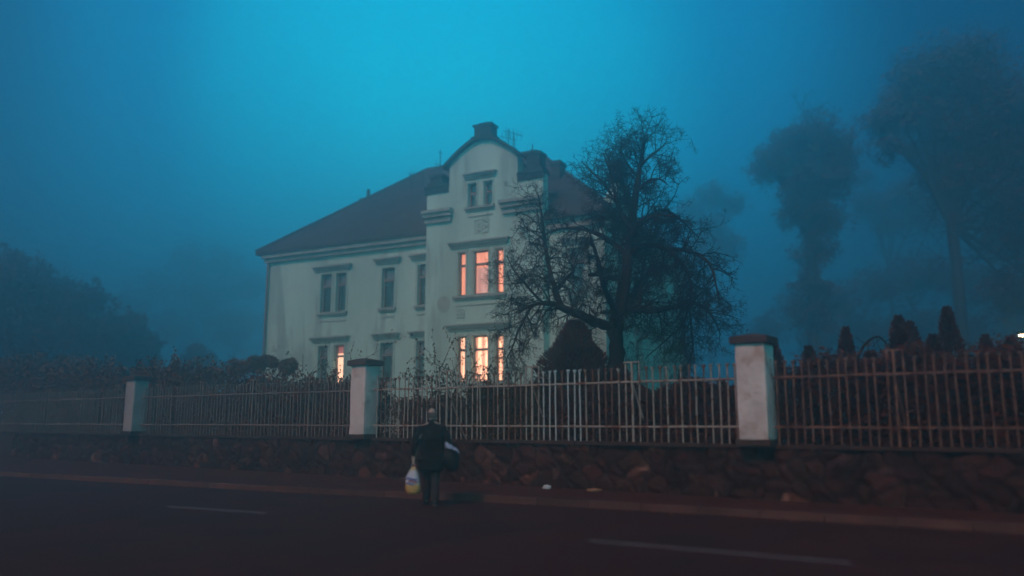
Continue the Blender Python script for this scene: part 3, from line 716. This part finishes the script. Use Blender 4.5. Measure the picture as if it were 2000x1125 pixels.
def leafcloud(mb, c, rad, nn_, size, power=.5, seed=None, flat=False, nz=1.3, namp=.5):
    """scatter small leaf faces through a lumpy ellipsoid; the density thins towards the rim"""
    k = 0; tries = 0
    off_ = V((random.uniform(-50, 50), random.uniform(-50, 50), 0))
    while k < nn_ and tries < nn_ * 8:
        tries += 1
        d = rv(); rr = random.random() ** power; q = V((d.x * rad[0], d.y * rad[1], d.z * rad[2])) * rr
        p = c + q
        if mn.noise((p * nz) + off_) * namp * 2 < (rr - .72) * 1.6: continue
        s = size * random.uniform(.5, 1.5); a = rv(s); b_ = a.orthogonal().normalized() * s * random.uniform(.3, .6)
        mb.face([p - a, p + b_, p + a, p - b_]); k += 1
def conifer(base, h, r, nn_, size, label, name='conifer', cat='conifer', m='conifer', group=None, lean=0, blunt=1.0, stemr=.06):
    th = thing(name, label, cat, base, group)
    mb = MB()
    for _ in range(nn_):
        f = random.random() ** .8; z = f * h
        rad_ = r * ((1 - f) ** blunt * (1 + .35 * mn.noise(V((z * 2.1, base.x * 3, base.y)))) + .02)
        a = random.uniform(0, 2 * PI); lob = 1 + .55 * mn.noise(V((math.cos(a) * 1.5, math.sin(a) * 1.5, z * 1.2)) + base)
        rr = rad_ * lob * random.random() ** .4
        p = base + V((math.cos(a) * rr + lean * f, math.sin(a) * rr, z))
        up = V((math.cos(a) * .5, math.sin(a) * .5, random.uniform(.3, 1.2))).normalized() * size * random.uniform(.6, 1.6)
        sdv = rv(size * .3)
        mb.face([p - sdv, p + sdv, p + up])
        if random.random() < .5: mb.face([p - sdv * .6, p + sdv * .5 , p + up * .7 + rv(size * .5)])
    g = MB(); g.tube([base - V((0, 0, .05)), base + V((lean * .9, 0, h * .9))], [stemr, stemr * .3], 6); g.build('trunk', M['bark'], th)
    mb.build('crown', M[m], th); return th
def farm(px, pyt, Y, zb=1.0): b = atY(px, pyt, Y); return V((b.x, b.y, zb)), b.z - zb
# rounded thuja below the tree
random.seed(31)
b_, h_ = farm(1122, 622, 20.6)
conifer(b_, h_ - .1, 1.22, 30000, .085, 'broad dark rounded conifer directly left of the bare tree trunk', 'conifer', blunt=.5, stemr=.09)
b_, h_ = farm(1213, 715, 19.4); conifer(b_, h_, .62, 7000, .06, 'small dark conifer in front of the bare tree trunk base', blunt=.55)
# hedge behind the middle fence run
def hedge(s0, s1, d0, d1, ztop, nn_, label, m='hedge', size=.05, topn=.25, name='hedge'):
    c = wp((s0 + s1) / 2, -(d0 + d1) / 2, 1.0); th = thing(name, label, 'hedge', c)
    mb = MB()
    for _ in range(nn_):
        s = random.uniform(s0, s1); d = random.uniform(d0, d1); top = ztop + topn * mn.noise(V((s * 1.4, d, 3))) + topn * .5 * mn.noise(V((s * 5, d * 3, 1)))
        f = random.random(); z = 1.0 + (top - 1.0) * (1 - (1 - f) ** 1.6) * random.uniform(.93, 1.03)
        if random.random() < .35: d = d0 + random.uniform(-.05, .1)
        p = wp(s, -d, z); a = rv(size * random.uniform(.6, 1.5)); o_ = a.orthogonal().normalized() * size * .45
        mb.face([p - a, p + o_, p + a, p - o_])
    mb.build('foliage', M[m], th)
    g = MB()
    for k in range(int((s1 - s0) / .35)):
        q = wp(s0 + .2 + k * .35, -(d0 + d1) / 2, 1.0); g.tube([q - V((0, 0, .05)), q + V((random.uniform(-.1, .1), 0, (ztop - 1) * .8))], [.02, .012], 4)
    g.build('stem', M['bark'], th)
hedge(4.75, 7.3, .5, 1.4, 2.32, 16000, 'low dense dark hedge left of the broad conifer, below the lit bay windows', topn=.16)
hedge(7.2, 9.7, .7, 1.6, 1.95, 9000, 'low brownish hedge behind the walking person and the fence', 'leaf', topn=.5)
hedge(.3, 2.5, .5, 1.6, 2.2, 14000, 'ragged dark hedge between the bare tree and the nearest pillar', 'conifer', .055, .5)
hedge(2.4, 5.0, .4, 1.2, 2.25, 15000, 'dark hedge at the foot of the bare tree behind the fence', 'conifer', .055, .3)
hedge(-12, -.3, .45, 2.2, 2.62, 52000, 'tall dark ragged hedge behind the right hand fence', 'conifer', .055, .5)
hedge(10.6, 20.8, .6, 1.8, 2.55, 30000, 'misty brown hedge behind the left fence run', 'leaf', .055, .9)
hedge(20.0, 34, .8, 3.2, 3.3, 30000, 'tall murky hedge beyond the far left pillar', 'leaf', .08, 1.0)
# conifer tips behind the right fence
random.seed(37)
for px, py, Y, r, lab in ((1512, 682, 16.4, .32, 'small pointed conifer tip just right of the nearest pillar'), (1653, 652, 16.6, .42, 'slim conifer tip left of the arching bare branch'),
                          (1755, 630, 16.2, .50, 'taller of the twin conifer tips right of the arching branch'), (1778, 640, 16.8, .42, 'shorter of the twin conifer tips right of the arching branch'),
                          (1850, 612, 16.5, .48, 'tallest pointed conifer behind the right hand fence'), (1822, 668, 15.9, .45, 'low conifer at the left foot of the tallest one'),
                          (1925, 668, 15.8, .45, 'low conifer tip beside the lamp, right of the tallest one'), (1580, 690, 16.0, .45, 'low bushy conifer between the nearest pillar and the arching branch'),
                          (1975, 672, 15.2, .5, 'bushy conifer at the right edge right under the lamp'), (1702, 700, 15.8, .5, 'low conifer beneath the arching bare branch')):
    b_, h_ = farm(px, py, Y); conifer(b_, h_ + .1, r, 5200, .07, lab, group='young conifers behind the right hand fence', blunt=.62)
# arching dry branch of a shrub
def shrub(base, stems, label, leaves=0, lm='leaf', name='shrub', droop=.03, kids=(4, 3, 3), r=.02, leafsize=.05):
    th = thing(name, label, 'shrub', base); mb = MB(); lv = MB()
    for d, L in stems:
        twig(mb, base + V((random.uniform(-.15, .15), random.uniform(-.15, .15), 0)), V(d), L, r, 2, droop, kids, 6, .7, .12)
    mb.build('stem', M['twig'], th)
    if leaves:
        vs = mb.v
        for _ in range(leaves):
            p = V(random.choice(vs)); 
            if p.z < base.z + .5: continue
            a = (V((0, 0, -1)) + rv(.5)).normalized() * leafsize * random.uniform(.7, 1.5); o_ = a.orthogonal().normalized() * leafsize * .3
            p = p + rv(.02); lv.face([p, p + a * .5 + o_, p + a, p + a * .5 - o_])
        lv.build('leaves', M[lm], th)
random.seed(41)
th = thing('shrub', 'leafless branch arching between two conifers behind the right hand fence', 'shrub', atY(1672, 740, 16.4))
mb = MB()
pts = [atY(x, y, 16.3) for x, y in ((1672, 740), (1676, 700), (1690, 672), (1712, 657), (1728, 668), (1740, 695), (1746, 725))]
o, rr = limb(mb, pts, [.03, .028, .025, .022, .018, .014, .008], 6)
for i in range(4, len(o) - 1, 2): twig(mb, o[i], V((random.uniform(-.5, .5), 0, random.uniform(-.8, .6))), .28, .008, 1, .05, (3, 2), 3)
mb.build('stem', M['twig'], th)
b_ = wp(7.6, -.7, 1.0)
shrub(b_, [((-.35, 0, 1), 1.9), ((-.1, .1, 1), 2.2), ((.1, 0, 1), 2.0), ((.35, 0, 1), 1.8), ((-.6, 0, 1), 1.7), ((.7, 0, .9), 1.6), ((0, -.2, 1), 2.1), ((-.2, .2, 1), 2.15)],
      'straggly thin shrub with drooping withered leaves above the walking person', 1500, kids=(5, 4, 3), r=.017)
b_ = wp(8.5, -.5, 1.0)
shrub(b_, [((-.3, 0, 1), 1.5), ((.2, .1, 1), 1.6), ((.6, 0, .8), 1.5), ((0, 0, 1), 1.4), ((-.7, 0, .8), 1.3)], 'thin leafy shrub just right of the pinkish pillar', 900, r=.014)
b_ = wp(6.6, -.5, 1.0)
shrub(b_, [((-.5, 0, .8), 1.3), ((.4, .1, 1), 1.3), ((.8, 0, .7), 1.3), ((0, 0, 1), 1.4)], 'low thin shrub under the lit bay windows at the fence', 700, r=.012)
b_ = wp(12.3, -1.2, 1.0)
shrub(b_, [((-.4, 0, 1), 2.0), ((-.1, 0, 1), 2.3), ((.3, 0, 1), 2.0), ((.6, 0, 1), 1.7), ((-.8, 0, .8), 1.9), ((.1, .3, 1), 2.1)], 'bare twiggy shrub before the small lit side window', 700, kids=(5, 4, 3), r=.016)
b_ = wp(14.6, -1.5, 1.0)
shrub(b_, [((-.4, 0, 1), 2.2), ((.1, 0, 1), 2.6), ((.4, 0, 1), 2.1), ((-.7, 0, 1), 2.0), ((.8, 0, 1), 1.8)], 'bare misty shrub behind the left fence near the house corner', 700, kids=(5, 4, 3), r=.016)
# climbing ivy rag on the far side of the nearest pillar
b_ = wp(-.55, -.35, 1.0)
shrub(b_, [((-.1, 0, 1), 1.75), ((.1, 0, 1), 1.6), ((0, .1, 1), 1.7)], 'thin climber clinging to the right edge of the nearest pillar', 500, r=.012)

# distant trees in fog
FS = 1.35
def fartree(px, pyt, Y, crown_, label, trunk_px=None, n_=9000, size=.22, tr=.3, limbs_=7, group='large trees fading in the fog', pw=.8, scl=1.0, fork_y=None, name='foggy_tree', mm='farleaf'):
    base = atY(trunk_px or px, 700, Y); base.z = 1.0
    th = thing(name, label, 'tree', base, group)
    tm = MB(); cm = MB()
    cs = [(atY(x, y, Y + dy), r * scl) for x, y, r, dy in crown_]
    zmax = max(c.z for c, r in cs); zf = base.z + (min(c.z - r for c, r in cs) - base.z) * .85
    if fork_y: zf = atY(px, fork_y, Y).z
    fork = V((base.x + random.uniform(-.2, .2), base.y, max(zf, base.z + 1.5)))
    mid = base.lerp(fork, .5) + V((random.uniform(-.15, .15), 0, 0))
    limb(tm, [base - V((0, 0, .3)), mid, fork], [tr * 1.25, tr, tr * .8], 8)
    tot = sum(r ** 2 for c, r in cs)
    for c, r in cs:
        a = fork.lerp(c, .5) + V((0, 0, (c - fork).length * .08)) + rv(.3)
        o, rr = limb(tm, [fork, a, c + V((0, 0, r * .3))], [tr * .55, tr * .32, tr * .08], 6)
        for k in range(limbs_):
            i = random.randrange(2, len(o)); twig(tm, o[i], rv() + V((0, 0, .5)), r * random.uniform(.6, 1.1), tr * .13, 2, .0, (4, 4), 4, .8, .2)
        nn_ = int(n_ * r ** 2 / tot)
        leafcloud(cm, c, (r, r, r * .85), nn_, size, pw, nz=1.1 / max(1, r * .5), namp=.6)
    tm.build('trunk', M['bark_far'], th); cm.build('crown', M[mm], th)
random.seed(51)
fartree(1890, 70, 56, [(1830, 130, 2.4, 0), (1780, 160, 1.9, 0), (1880, 150, 3.0, 0), (1800, 190, 2.6, 1), (1950, 190, 3.2, -1), (1750, 230, 1.7, 0), (1850, 260, 2.8, 1), (1930, 300, 3.0, 0), (1990, 260, 3.0, 1), (1740, 290, 1.3, 0), (1990, 400, 3.2, 0), (1900, 110, 2.0, 0), (1830, 330, 1.7, 1), (2050, 320, 4, 0), (1900, 230, 3, 0), (1870, 350, 1.8, 0), (1985, 470, 2.6, 1), (2010, 570, 2.8, 1), (1960, 560, 1.6, 1), (1720, 240, 1.6, 0), (1770, 210, 2.0, 0)],
        'huge misty tree towering at the right edge', trunk_px=1885, n_=80000, size=.17, tr=.42, fork_y=440, scl=1.42)
fartree(1590, 220, 47 * FS, [(1590, 275, 1.9, 0), (1540, 300, 1.6, 1), (1500, 325, 1.2, 0), (1640, 290, 1.3, 0), (1570, 350, 1.9, 0), (1620, 350, 1.5, 0), (1560, 410, 1.4, 0), (1610, 430, 1.4, 0), (1590, 490, 1.2, 0), (1585, 560, 1.2, 0), (1590, 620, 1.3, 0), (1560, 290, 1.7, 0), (1620, 320, 1.6, 0)],
        'medium foggy tree standing between the bare tree and the huge one', trunk_px=1592, n_=46000, size=.16, tr=.5, scl=1.9, fork_y=480)
fartree(1390, 345, 100, [(1390, 385, 2.2, 0), (1350, 410, 1.8, 0), (1430, 400, 1.8, 0), (1390, 440, 2.2, 0), (1360, 480, 2.0, 0), (1420, 480, 2.2, 0)], 'very faint tree directly behind the right half of the bare tree', n_=7000, size=.28, tr=.3, scl=1.33)
fartree(1760, 360, 100, [(1700, 400, 1.8, 0), (1760, 385, 1.8, 0), (1800, 420, 2.0, 0), (1680, 350, 1.2, 0), (1730, 440, 1.4, 0)], 'faint foggy tree filling the gap left of the huge tree', trunk_px=1750, n_=8000, size=.28, tr=.3, scl=1.75)
fartree(1690, 560, 90, [(1560, 600, 2.3, 0), (1640, 590, 2.6, 0), (1720, 560, 2.6, 0), (1790, 540, 2.8, 0), (1860, 540, 2.8, 0), (1930, 560, 3.0, 0), (1500, 640, 2, 0), (1600, 660, 2.5, 0), (1700, 650, 2.6, 0), (1800, 640, 2.6, 0), (1900, 650, 2.6, 0), (1990, 620, 3, 0)], 'wide low foggy thicket between the right hand conifers and the big trees', n_=22000, size=.28, tr=.2, scl=1.5, name='foggy_thicket')
fartree(60, 500, 62, [(-20, 560, 2.6, 0), (50, 560, 2.2, 0), (110, 590, 1.9, 1), (170, 590, 1.6, 0), (-30, 640, 3, 0), (60, 650, 2.4, 0), (150, 660, 2.2, 0), (220, 640, 1.4, 0), (20, 520, 1.3, 0)], 'bulky foggy tree at the far left edge', n_=34000, size=.17, tr=.28, limbs_=4, scl=1.6)
fartree(255, 600, 66, [(250, 640, 1.5, 0), (285, 670, 1.3, 0), (230, 690, 1.7, 0), (275, 710, 1.5, 0)], 'smaller foggy tree right behind the far left pillar', n_=12000, size=.18, tr=.2, scl=1.45)
fartree(380, 470, 150, [(370, 510, 3.2, 0), (440, 520, 3.2, 0), (310, 560, 3.0, 0), (490, 560, 3, 0), (400, 580, 4, 0), (340, 640, 3.5, 0), (460, 640, 4, 0), (250, 600, 3.4, 0)], 'very faint broad tree left of the house, nearly fog', n_=11000, size=.4, tr=.4, scl=1.7)
fartree(390, 655, 70, [(385, 695, 1.0, 0), (365, 715, .9, 0), (410, 720, .9, 0), (440, 730, .8, 0)], 'low round foggy tree midway between far pillar and house', n_=6500, size=.15, tr=.1, scl=1.6)
fartree(130, 690, 38, [(60, 740, 1.4, 0), (130, 735, 1.3, 0), (190, 760, 1.2, 0), (0, 750, 1.5, 0), (220, 800, .9, 0)], 'dark low bush mass left of the far left pillar', n_=20000, size=.09, tr=.1, scl=1.25, name='foggy_bush', mm='leaf')
fartree(480, 690, 32, [(460, 722, .55, 0), (500, 712, .6, 0), (420, 735, .6, 0), (530, 705, .6, 0), (560, 715, .6, 0)], 'dim bushes below the left corner of the house', n_=9000, size=.06, tr=.06, name='foggy_bush', mm='leaf')

# ---------------------------------------------------------------- street lamp at the right edge
lp = atY(2002, 658, 24); 
lamp = thing('street_lamp', 'small glowing street lamp above the hedge at the right edge', 'street lamp', (lp.x + .6, lp.y, 1.0))
mb = MB(); mb.tube([(lp.x + .6, lp.y, 1.0), (lp.x + .6, lp.y, lp.z + .15), (lp.x + .4, lp.y, lp.z + .24), (lp.x, lp.y, lp.z + .2)], [.05, .04, .03, .03], 8); mb.build('pole', M['pole'], lamp)
mb = MB(); mb.box(lp, V((1, 0, 0)), V((0, 1, 0)), -.2, .25, -.1, .1, lp.z + .08, lp.z + .18); o = mb.build('lamp_head', M['pole'], lamp); bevel(o, .03)
mb = MB(); mb.box(lp, V((1, 0, 0)), V((0, 1, 0)), -.16, .2, -.07, .07, lp.z - .0, lp.z + .078); o = mb.build('lamp_glass', M['lamp'], lamp); bevel(o, .025)

# ---------------------------------------------------------------- person
def skin_obj(name, verts, edges, radii, m, parent, sub=2, root=0):
    me = bpy.data.meshes.new(name); me.from_pydata([tuple(v) for v in verts], edges, [])
    o = bpy.data.objects.new(name, me); C.objects.link(o)
    sm = o.modifiers.new('skin', 'SKIN'); sm.use_smooth_shade = True
    for i, r in enumerate(radii):
        r = r if isinstance(r, tuple) else (r, r)
        me.skin_vertices[0].data[i].radius = r
        me.skin_vertices[0].data[i].use_root = (i == root)
    ss = o.modifiers.new('sub', 'SUBSURF'); ss.levels = sub; ss.render_levels = sub
    dg = bpy.context.evaluated_depsgraph_get(); ev = o.evaluated_get(dg); nm = bpy.data.meshes.new_from_object(ev)
    o.modifiers.clear(); o.data = nm; nm.materials.clear(); nm.materials.append(m)
    nm.polygons.foreach_set('use_smooth', [True] * len(nm.polygons))
    o.parent = parent
    return o
class Sk:
    def __init__(s): s.v = []; s.e = []; s.r = []
    def add(s, p, r, par=None):
        s.v.append(V(p)); s.r.append(r); i = len(s.v) - 1
        if par is not None: s.e.append((par, i))
        return i
    def chain(s, pts, par):
        for p, r in pts: par = s.add(p, r, par)
        return par
PX, PY = -1.5, 15.2
person = thing('person', 'person in a long dark coat walking away along the road carrying two bags', 'person', (PX, PY, 0))
person.rotation_euler = (0, 0, math.radians(8))
# local axes: +y = walking direction (away), x = right of the walker
b = Sk()
hip = b.add((0, 0, .92), (.15, .11))
ch = b.chain([((0, .0, 1.08), (.14, .10)), ((0, .02, 1.25), (.16, .115)), ((0, .04, 1.42), (.15, .10))], hip)
nk = b.chain([((0, .07, 1.53), .06), ((0, .09, 1.59), .055)], ch)
hd = b.chain([((0, .11, 1.64), (.062, .075)), ((0, .11, 1.70), (.084, .097)), ((0, .10, 1.755), (.066, .08)), ((0, .095, 1.785), (.034, .04))], nk)
# nose and ears
b.add((0, .215, 1.645), .014, nk + 1)
for sx in (-1, 1):
    lsh = b.add((sx * .18, .03, 1.42), .065, ch)
    if sx < 0: arm = [((-.25, .0, 1.28), .05), ((-.29, -.02, 1.10), .043), ((-.31, .03, .95), .035), ((-.33, .05, .86), .028)]
    else: arm = [((.26, -.01, 1.27), .05), ((.29, -.03, 1.12), .043), ((.27, .10, 1.02), .035), ((.24, .17, .98), .028)]
    wr = b.chain(arm, lsh)
    W_ = b.v[wr]; dn = V((0, .0, -1)) if sx < 0 else V((-.5, .5, -.7)).normalized()
    pm = b.add(W_ + dn * .05, (.036, .022), wr)
    sidev = V((0, 1, 0)) if sx < 0 else V((.6, .6, 0)).normalized()
    for fi, (o_, ln) in enumerate(((-.027, .062), (-.009, .072), (.009, .076), (.027, .068))):
        q = b.v[pm]; p1 = q + sidev * o_ + dn * .04; p2 = p1 + dn * ln * .45 + V((-sx * .012, 0, 0)); p3 = p2 + dn * ln * .2 + V((-sx * .03, 0, .0))
        b.chain([(p1, .0095), (p2, .009), (p3, .008)], pm)
    b.chain([(W_ + dn * .03 + sidev * .035, .012), (W_ + dn * .075 + sidev * .05 + V((-sx * .02, 0, 0)), .0095)], wr)
for sx, ys in ((-1, (.12, .26, .24, .2)), (1, (-.04, .0, -.22, -.02))):
    kx = sx * .07
    b.chain([((kx, 0, .86), .085), ((kx, ys[0], .68), .078), ((kx * .95, ys[1] * .6, .50), .058), ((kx * .95, ys[2] * .6, .30), .052), ((kx, ys[2], .10), .038), ((kx, ys[2] + .02, .05), .04), ((kx, ys[2] + .15, .035), .032)], hip)
skin_obj('body', b.v, b.e, b.r, M['skin'], person)
# coat
c_ = Sk()
h0 = c_.add((0, .0, 1.0), (.245, .175))
c_.chain([((0, -.0, .84), (.265, .19)), ((0, .0, .70), (.275, .195)), ((0, .0, .60), (.26, .185))], h0)
c1 = c_.chain([((0, .01, 1.15), (.235, .17)), ((0, .025, 1.30), (.23, .165)), ((0, .04, 1.42), (.17, .12)), ((0, .06, 1.50), (.09, .085)), ((0, .08, 1.545), (.088, .088)), ((0, .09, 1.585), (.078, .08))], h0)
shn = c1 - 3
for sx in (-1, 1):
    s_ = c_.add((sx * .20, .03, 1.40), .09, shn)
    if sx < 0: c_.chain([((-.28, .0, 1.26), .078), ((-.315, -.02, 1.10), .07), ((-.325, .025, .96), .06), ((-.33, .045, .89), .05)], s_)
    else: c_.chain([((.29, -.01, 1.25), .078), ((.315, -.03, 1.12), .07), ((.29, .09, 1.03), .06), ((.255, .15, .99), .05)], s_)
co_ = skin_obj('coat', c_.v, c_.e, c_.r, M['coat'], person, 3)
for v in co_.data.vertices:
    q = v.co; v.co = q + v.normal * (mn.noise(q * 5) * .03 + mn.noise(q * 9) * .016 + mn.noise(V((q.x * 14, q.y * 14, q.z * 2))) * .010)
# trousers
t_ = Sk(); h1 = t_.add((0, 0, .88), (.15, .12))
for sx, ys in ((-1, (.12, .26, .24)), (1, (-.04, .0, -.22))):
    kx = sx * .072
    t_.chain([((kx, 0, .80), .11), ((kx, ys[0], .66), .10), ((kx, ys[1] * .6, .48), .085), ((kx, ys[2] * .6, .28), .082), ((kx, ys[2], .09), .078)], h1)
tr_ = skin_obj('trousers', t_.v, t_.e, t_.r, M['trouser'], person, 2)
for v in tr_.data.vertices:
    q = v.co; v.co = q + v.normal * mn.noise(V((q.x * 8, q.y * 8, q.z * 14))) * .012
for sx, y0 in ((-1, .24), (1, -.22)):
    s_ = Sk(); a0 = s_.add((sx * .072, y0 - .03, .055 + (.05 if sx > 0 else 0)), .052); s_.chain([((sx * .075, y0 + .07, .05 + (.025 if sx > 0 else 0)), (.045, .05)), ((sx * .08, y0 + .17, .04), (.036, .045)), ((sx * .08, y0 + .21, .038), (.024, .03))], a0)
    skin_obj('shoe', s_.v, s_.e, s_.r, M['shoe'], person)
# hair: fringe round a bald crown, and collar scarf
mb = MB(); random.seed(7)
for _ in range(1500):
    a = random.uniform(PI * .93, PI * 2.07); z = random.uniform(1.655, 1.715)
    r = .088 + .004 * random.random(); p = V((math.cos(a) * .08, .107 + math.sin(a) * .093, z))
    mb.tube([p, p + V((math.cos(a) * .006, math.sin(a) * .006, -.028)), p + V((math.cos(a) * .003, math.sin(a) * .003, -.05))], [.0022, .002, .001], 3, False)
mb.build('hair', M['hair'], person).matrix_parent_inverse = Matrix.Identity(4)

# bags (held: things of their own)
RZm = Matrix.Rotation(math.radians(8), 4, 'Z')
def pw(p): return V((PX, PY, 0)) + RZm @ V(p)
hand = pw((-.33, .05, .775))
bag = thing('shopping_bag', 'full white and yellow plastic shopping bag hanging from the left hand', 'bag', hand - V((0, 0, .56)))
mb = MB(); N = 28; rings = [(.0, .02), (.008, .085), (.05, .125), (.12, .135), (.22, .128), (.32, .115), (.40, .085), (.46, .05), (.50, .028)]
for k, (z, r) in enumerate(rings):
    for j in range(N):
        a = 2 * PI * j / N; rr = r * (1 + .10 * math.sin(3 * a + k) * (z > .03) + .08 * mn.noise(V((math.cos(a) * 2, math.sin(a) * 2, z * 9))))
        mb.v.append((math.cos(a) * rr * 1.05, math.sin(a) * rr * .68, z))
for k in range(len(rings) - 1):
    for j in range(N): mb.f.append((k * N + j, k * N + (j + 1) % N, (k + 1) * N + (j + 1) % N, (k + 1) * N + j))
mb.f.append(tuple(reversed(range(N)))); mb.f.append(tuple((len(rings) - 1) * N + j for j in range(N)))
o = mb.build('bag_body', M['plastic'], None, True); o.parent = bag
mb = MB()
for sx in (-1, 1): mb.tube([(sx * .02, 0, .49), (sx * .03, sx * .01, .53), (sx * .012, sx * .01, .575), (0, 0, .585)], [.012, .009, .007, .007], 6)
o = mb.build('handle', M['cloth'], None, True); o.parent = bag
def stripe(z0, z1, a0, a1, m, name='print'):
    mb = MB(); K = 12
    for k in range(K + 1):
        a = a0 + (a1 - a0) * k / K
        for z in (z0, z1):
            i = 0
            while rings[i + 1][0] < z: i += 1
            f = (z - rings[i][0]) / (rings[i + 1][0] - rings[i][0]); r = rings[i][1] + (rings[i + 1][1] - rings[i][1]) * f + .012
            zz = z + .012 * math.sin(k * .5); mb.v.append((math.cos(a) * r * 1.07, math.sin(a) * r * .76, zz))
    for k in range(K): mb.f.append((2 * k, 2 * k + 2, 2 * k + 3, 2 * k + 1))
    o = mb.build(name, m, None); o.parent = bag
stripe(.27, .295, PI * 1.2, PI * 1.7, M['print_blue']); stripe(.225, .25, PI * 1.3, PI * 1.75, M['print_red']); stripe(.185, .205, PI * 1.2, PI * 1.55, M['print_blue'])
# dark shoulder bag on the walker's right
c0 = pw((.36, -.07, .93)); sb = thing('shoulder_bag', 'bulging dark bag carried at the right hip', 'bag', c0 - V((0, 0, .30)))
mb = MB(); N = 24
for k in range(13):
    f = k / 12; z = .0 + f * .46; r = math.sin(PI * min(1, (f * .93 + .05))) ** .55
    for j in range(N):
        a = 2 * PI * j / N; w_ = 1 + .06 * mn.noise(V((math.cos(a) * 2, math.sin(a) * 2, z * 8)))
        mb.v.append((math.cos(a) * .17 * r * w_ + .0 - .05 * (f - .3), math.sin(a) * .13 * r * w_, z))
for k in range(12):
    for j in range(N): mb.f.append((k * N + j, k * N + (j + 1) % N, (k + 1) * N + (j + 1) % N, (k + 1) * N + j))
mb.f.append(tuple(reversed(range(N)))); mb.f.append(tuple(12 * N + j for j in range(N)))
o = mb.build('bag_body', M['bag'], None, True); o.parent = sb
mb = MB(); mb.tube([(-.10, 0, .44), (-.13, .02, .62), (-.17, .05, .80), (-.18, .12, .83)], [.012] * 4, 6); o = mb.build('strap', M['bag'], None, True); o.parent = sb
# cloth tucked in the bag top
p = c0 + V((-.03, -.13, .17)); mb = MB()
for i in range(9):
    for k in range(5):
        u_, v_ = i / 8, k / 4
        mb.v.append((p.x - .07 + u_ * .26, p.y - .02 * math.sin(u_ * 7) - .03 * v_ + .012 * math.sin(k * 2 + i), p.z + .07 - .17 * u_ ** 1.3 - v_ * (.10 - .075 * u_) + .01 * math.sin(i * 2.2)))
for i in range(8):
    for k in range(4): a = i * 5 + k; mb.f.append((a, a + 1, a + 6, a + 5))
o = mb.build('cloth', M['cloth'], None, True); recenter(o, p)
so_ = o.modifiers.new('s', 'SOLIDIFY'); so_.thickness = .006
tag(o, 'pale bluish cloth hanging over the top of the dark hip bag', 'cloth')

# ---------------------------------------------------------------- litter
def crumple(p, r, m, label, cat, name, sq=(1, 1, .6)):
    b = bmesh.new(); bmesh.ops.create_icosphere(b, subdivisions=3, radius=r)
    for v in b.verts:
        q = v.co.normalized(); v.co = v.co * (1 + .55 * mn.noise(q * 2.3 + V(p)) + .25 * mn.noise(q * 6)); v.co = V((v.co.x * sq[0], v.co.y * sq[1], v.co.z * sq[2]))
    me = bpy.data.meshes.new(name); b.to_mesh(me); b.free(); me.materials.append(m)
    o = bpy.data.objects.new(name, me); C.objects.link(o); o.location = (p[0], p[1], p[2] + r * sq[2] * .7); tag(o, label, cat); return o
q = atz(1046, 957, .14); q = wp((q - WR).dot(WU), .26, .14); crumple(q, .075, M['paper'], 'small crumpled white paper on the pavement by the wall', 'litter', 'crumpled_paper')
q = atz(1147, 962, .14); q = wp((q - WR).dot(WU), .3, .14); crumple(q, .11, M['cardboard'], 'flattened brown wrapper on the pavement, right of the white paper', 'litter', 'brown_wrapper', (1.3, .6, .3))
q = atY(677, 862, 20.7); q = wp((q - WR).dot(WU), .0, 1.13); crumple(q, .035, M['paper'], 'tiny pale scrap lying on the wall top by the pinkish pillar', 'litter', 'paper_scrap')
random.seed(77); mb = MB()
for _ in range(900):
    s = random.uniform(-9, 24); q = wp(s, 0, 0)
    f = random.random()
    if f < .45:   # foot of the wall
        p = wp(s, .06 + abs(random.gauss(0, .22)), .142)
    else:         # gutter
        i = random.choice([2, 3, 4, 5, 6, 7]); a_, b_ = kpts[i], kpts[i + 1]; p = a_.lerp(b_, random.random()); t_ = (b_ - a_).normalized(); p = p + V((-t_.y, t_.x, 0)) * (-1 if (V((-t_.y, t_.x, 0)).y > 0) else 1) * (.03 + abs(random.gauss(0, .18))); p.z = .012
    a = V((random.gauss(0, 1), random.gauss(0, 1), random.gauss(0, .25))).normalized() * random.uniform(.02, .045); o_ = V((-a.y, a.x, random.uniform(-.01, .012))) * .6
    mb.face([p - a, p + o_, p + a + V((0, 0, random.uniform(0, .02))), p - o_])
tag(mb.build('fallen_leaves', M['leaf']), kind='stuff')
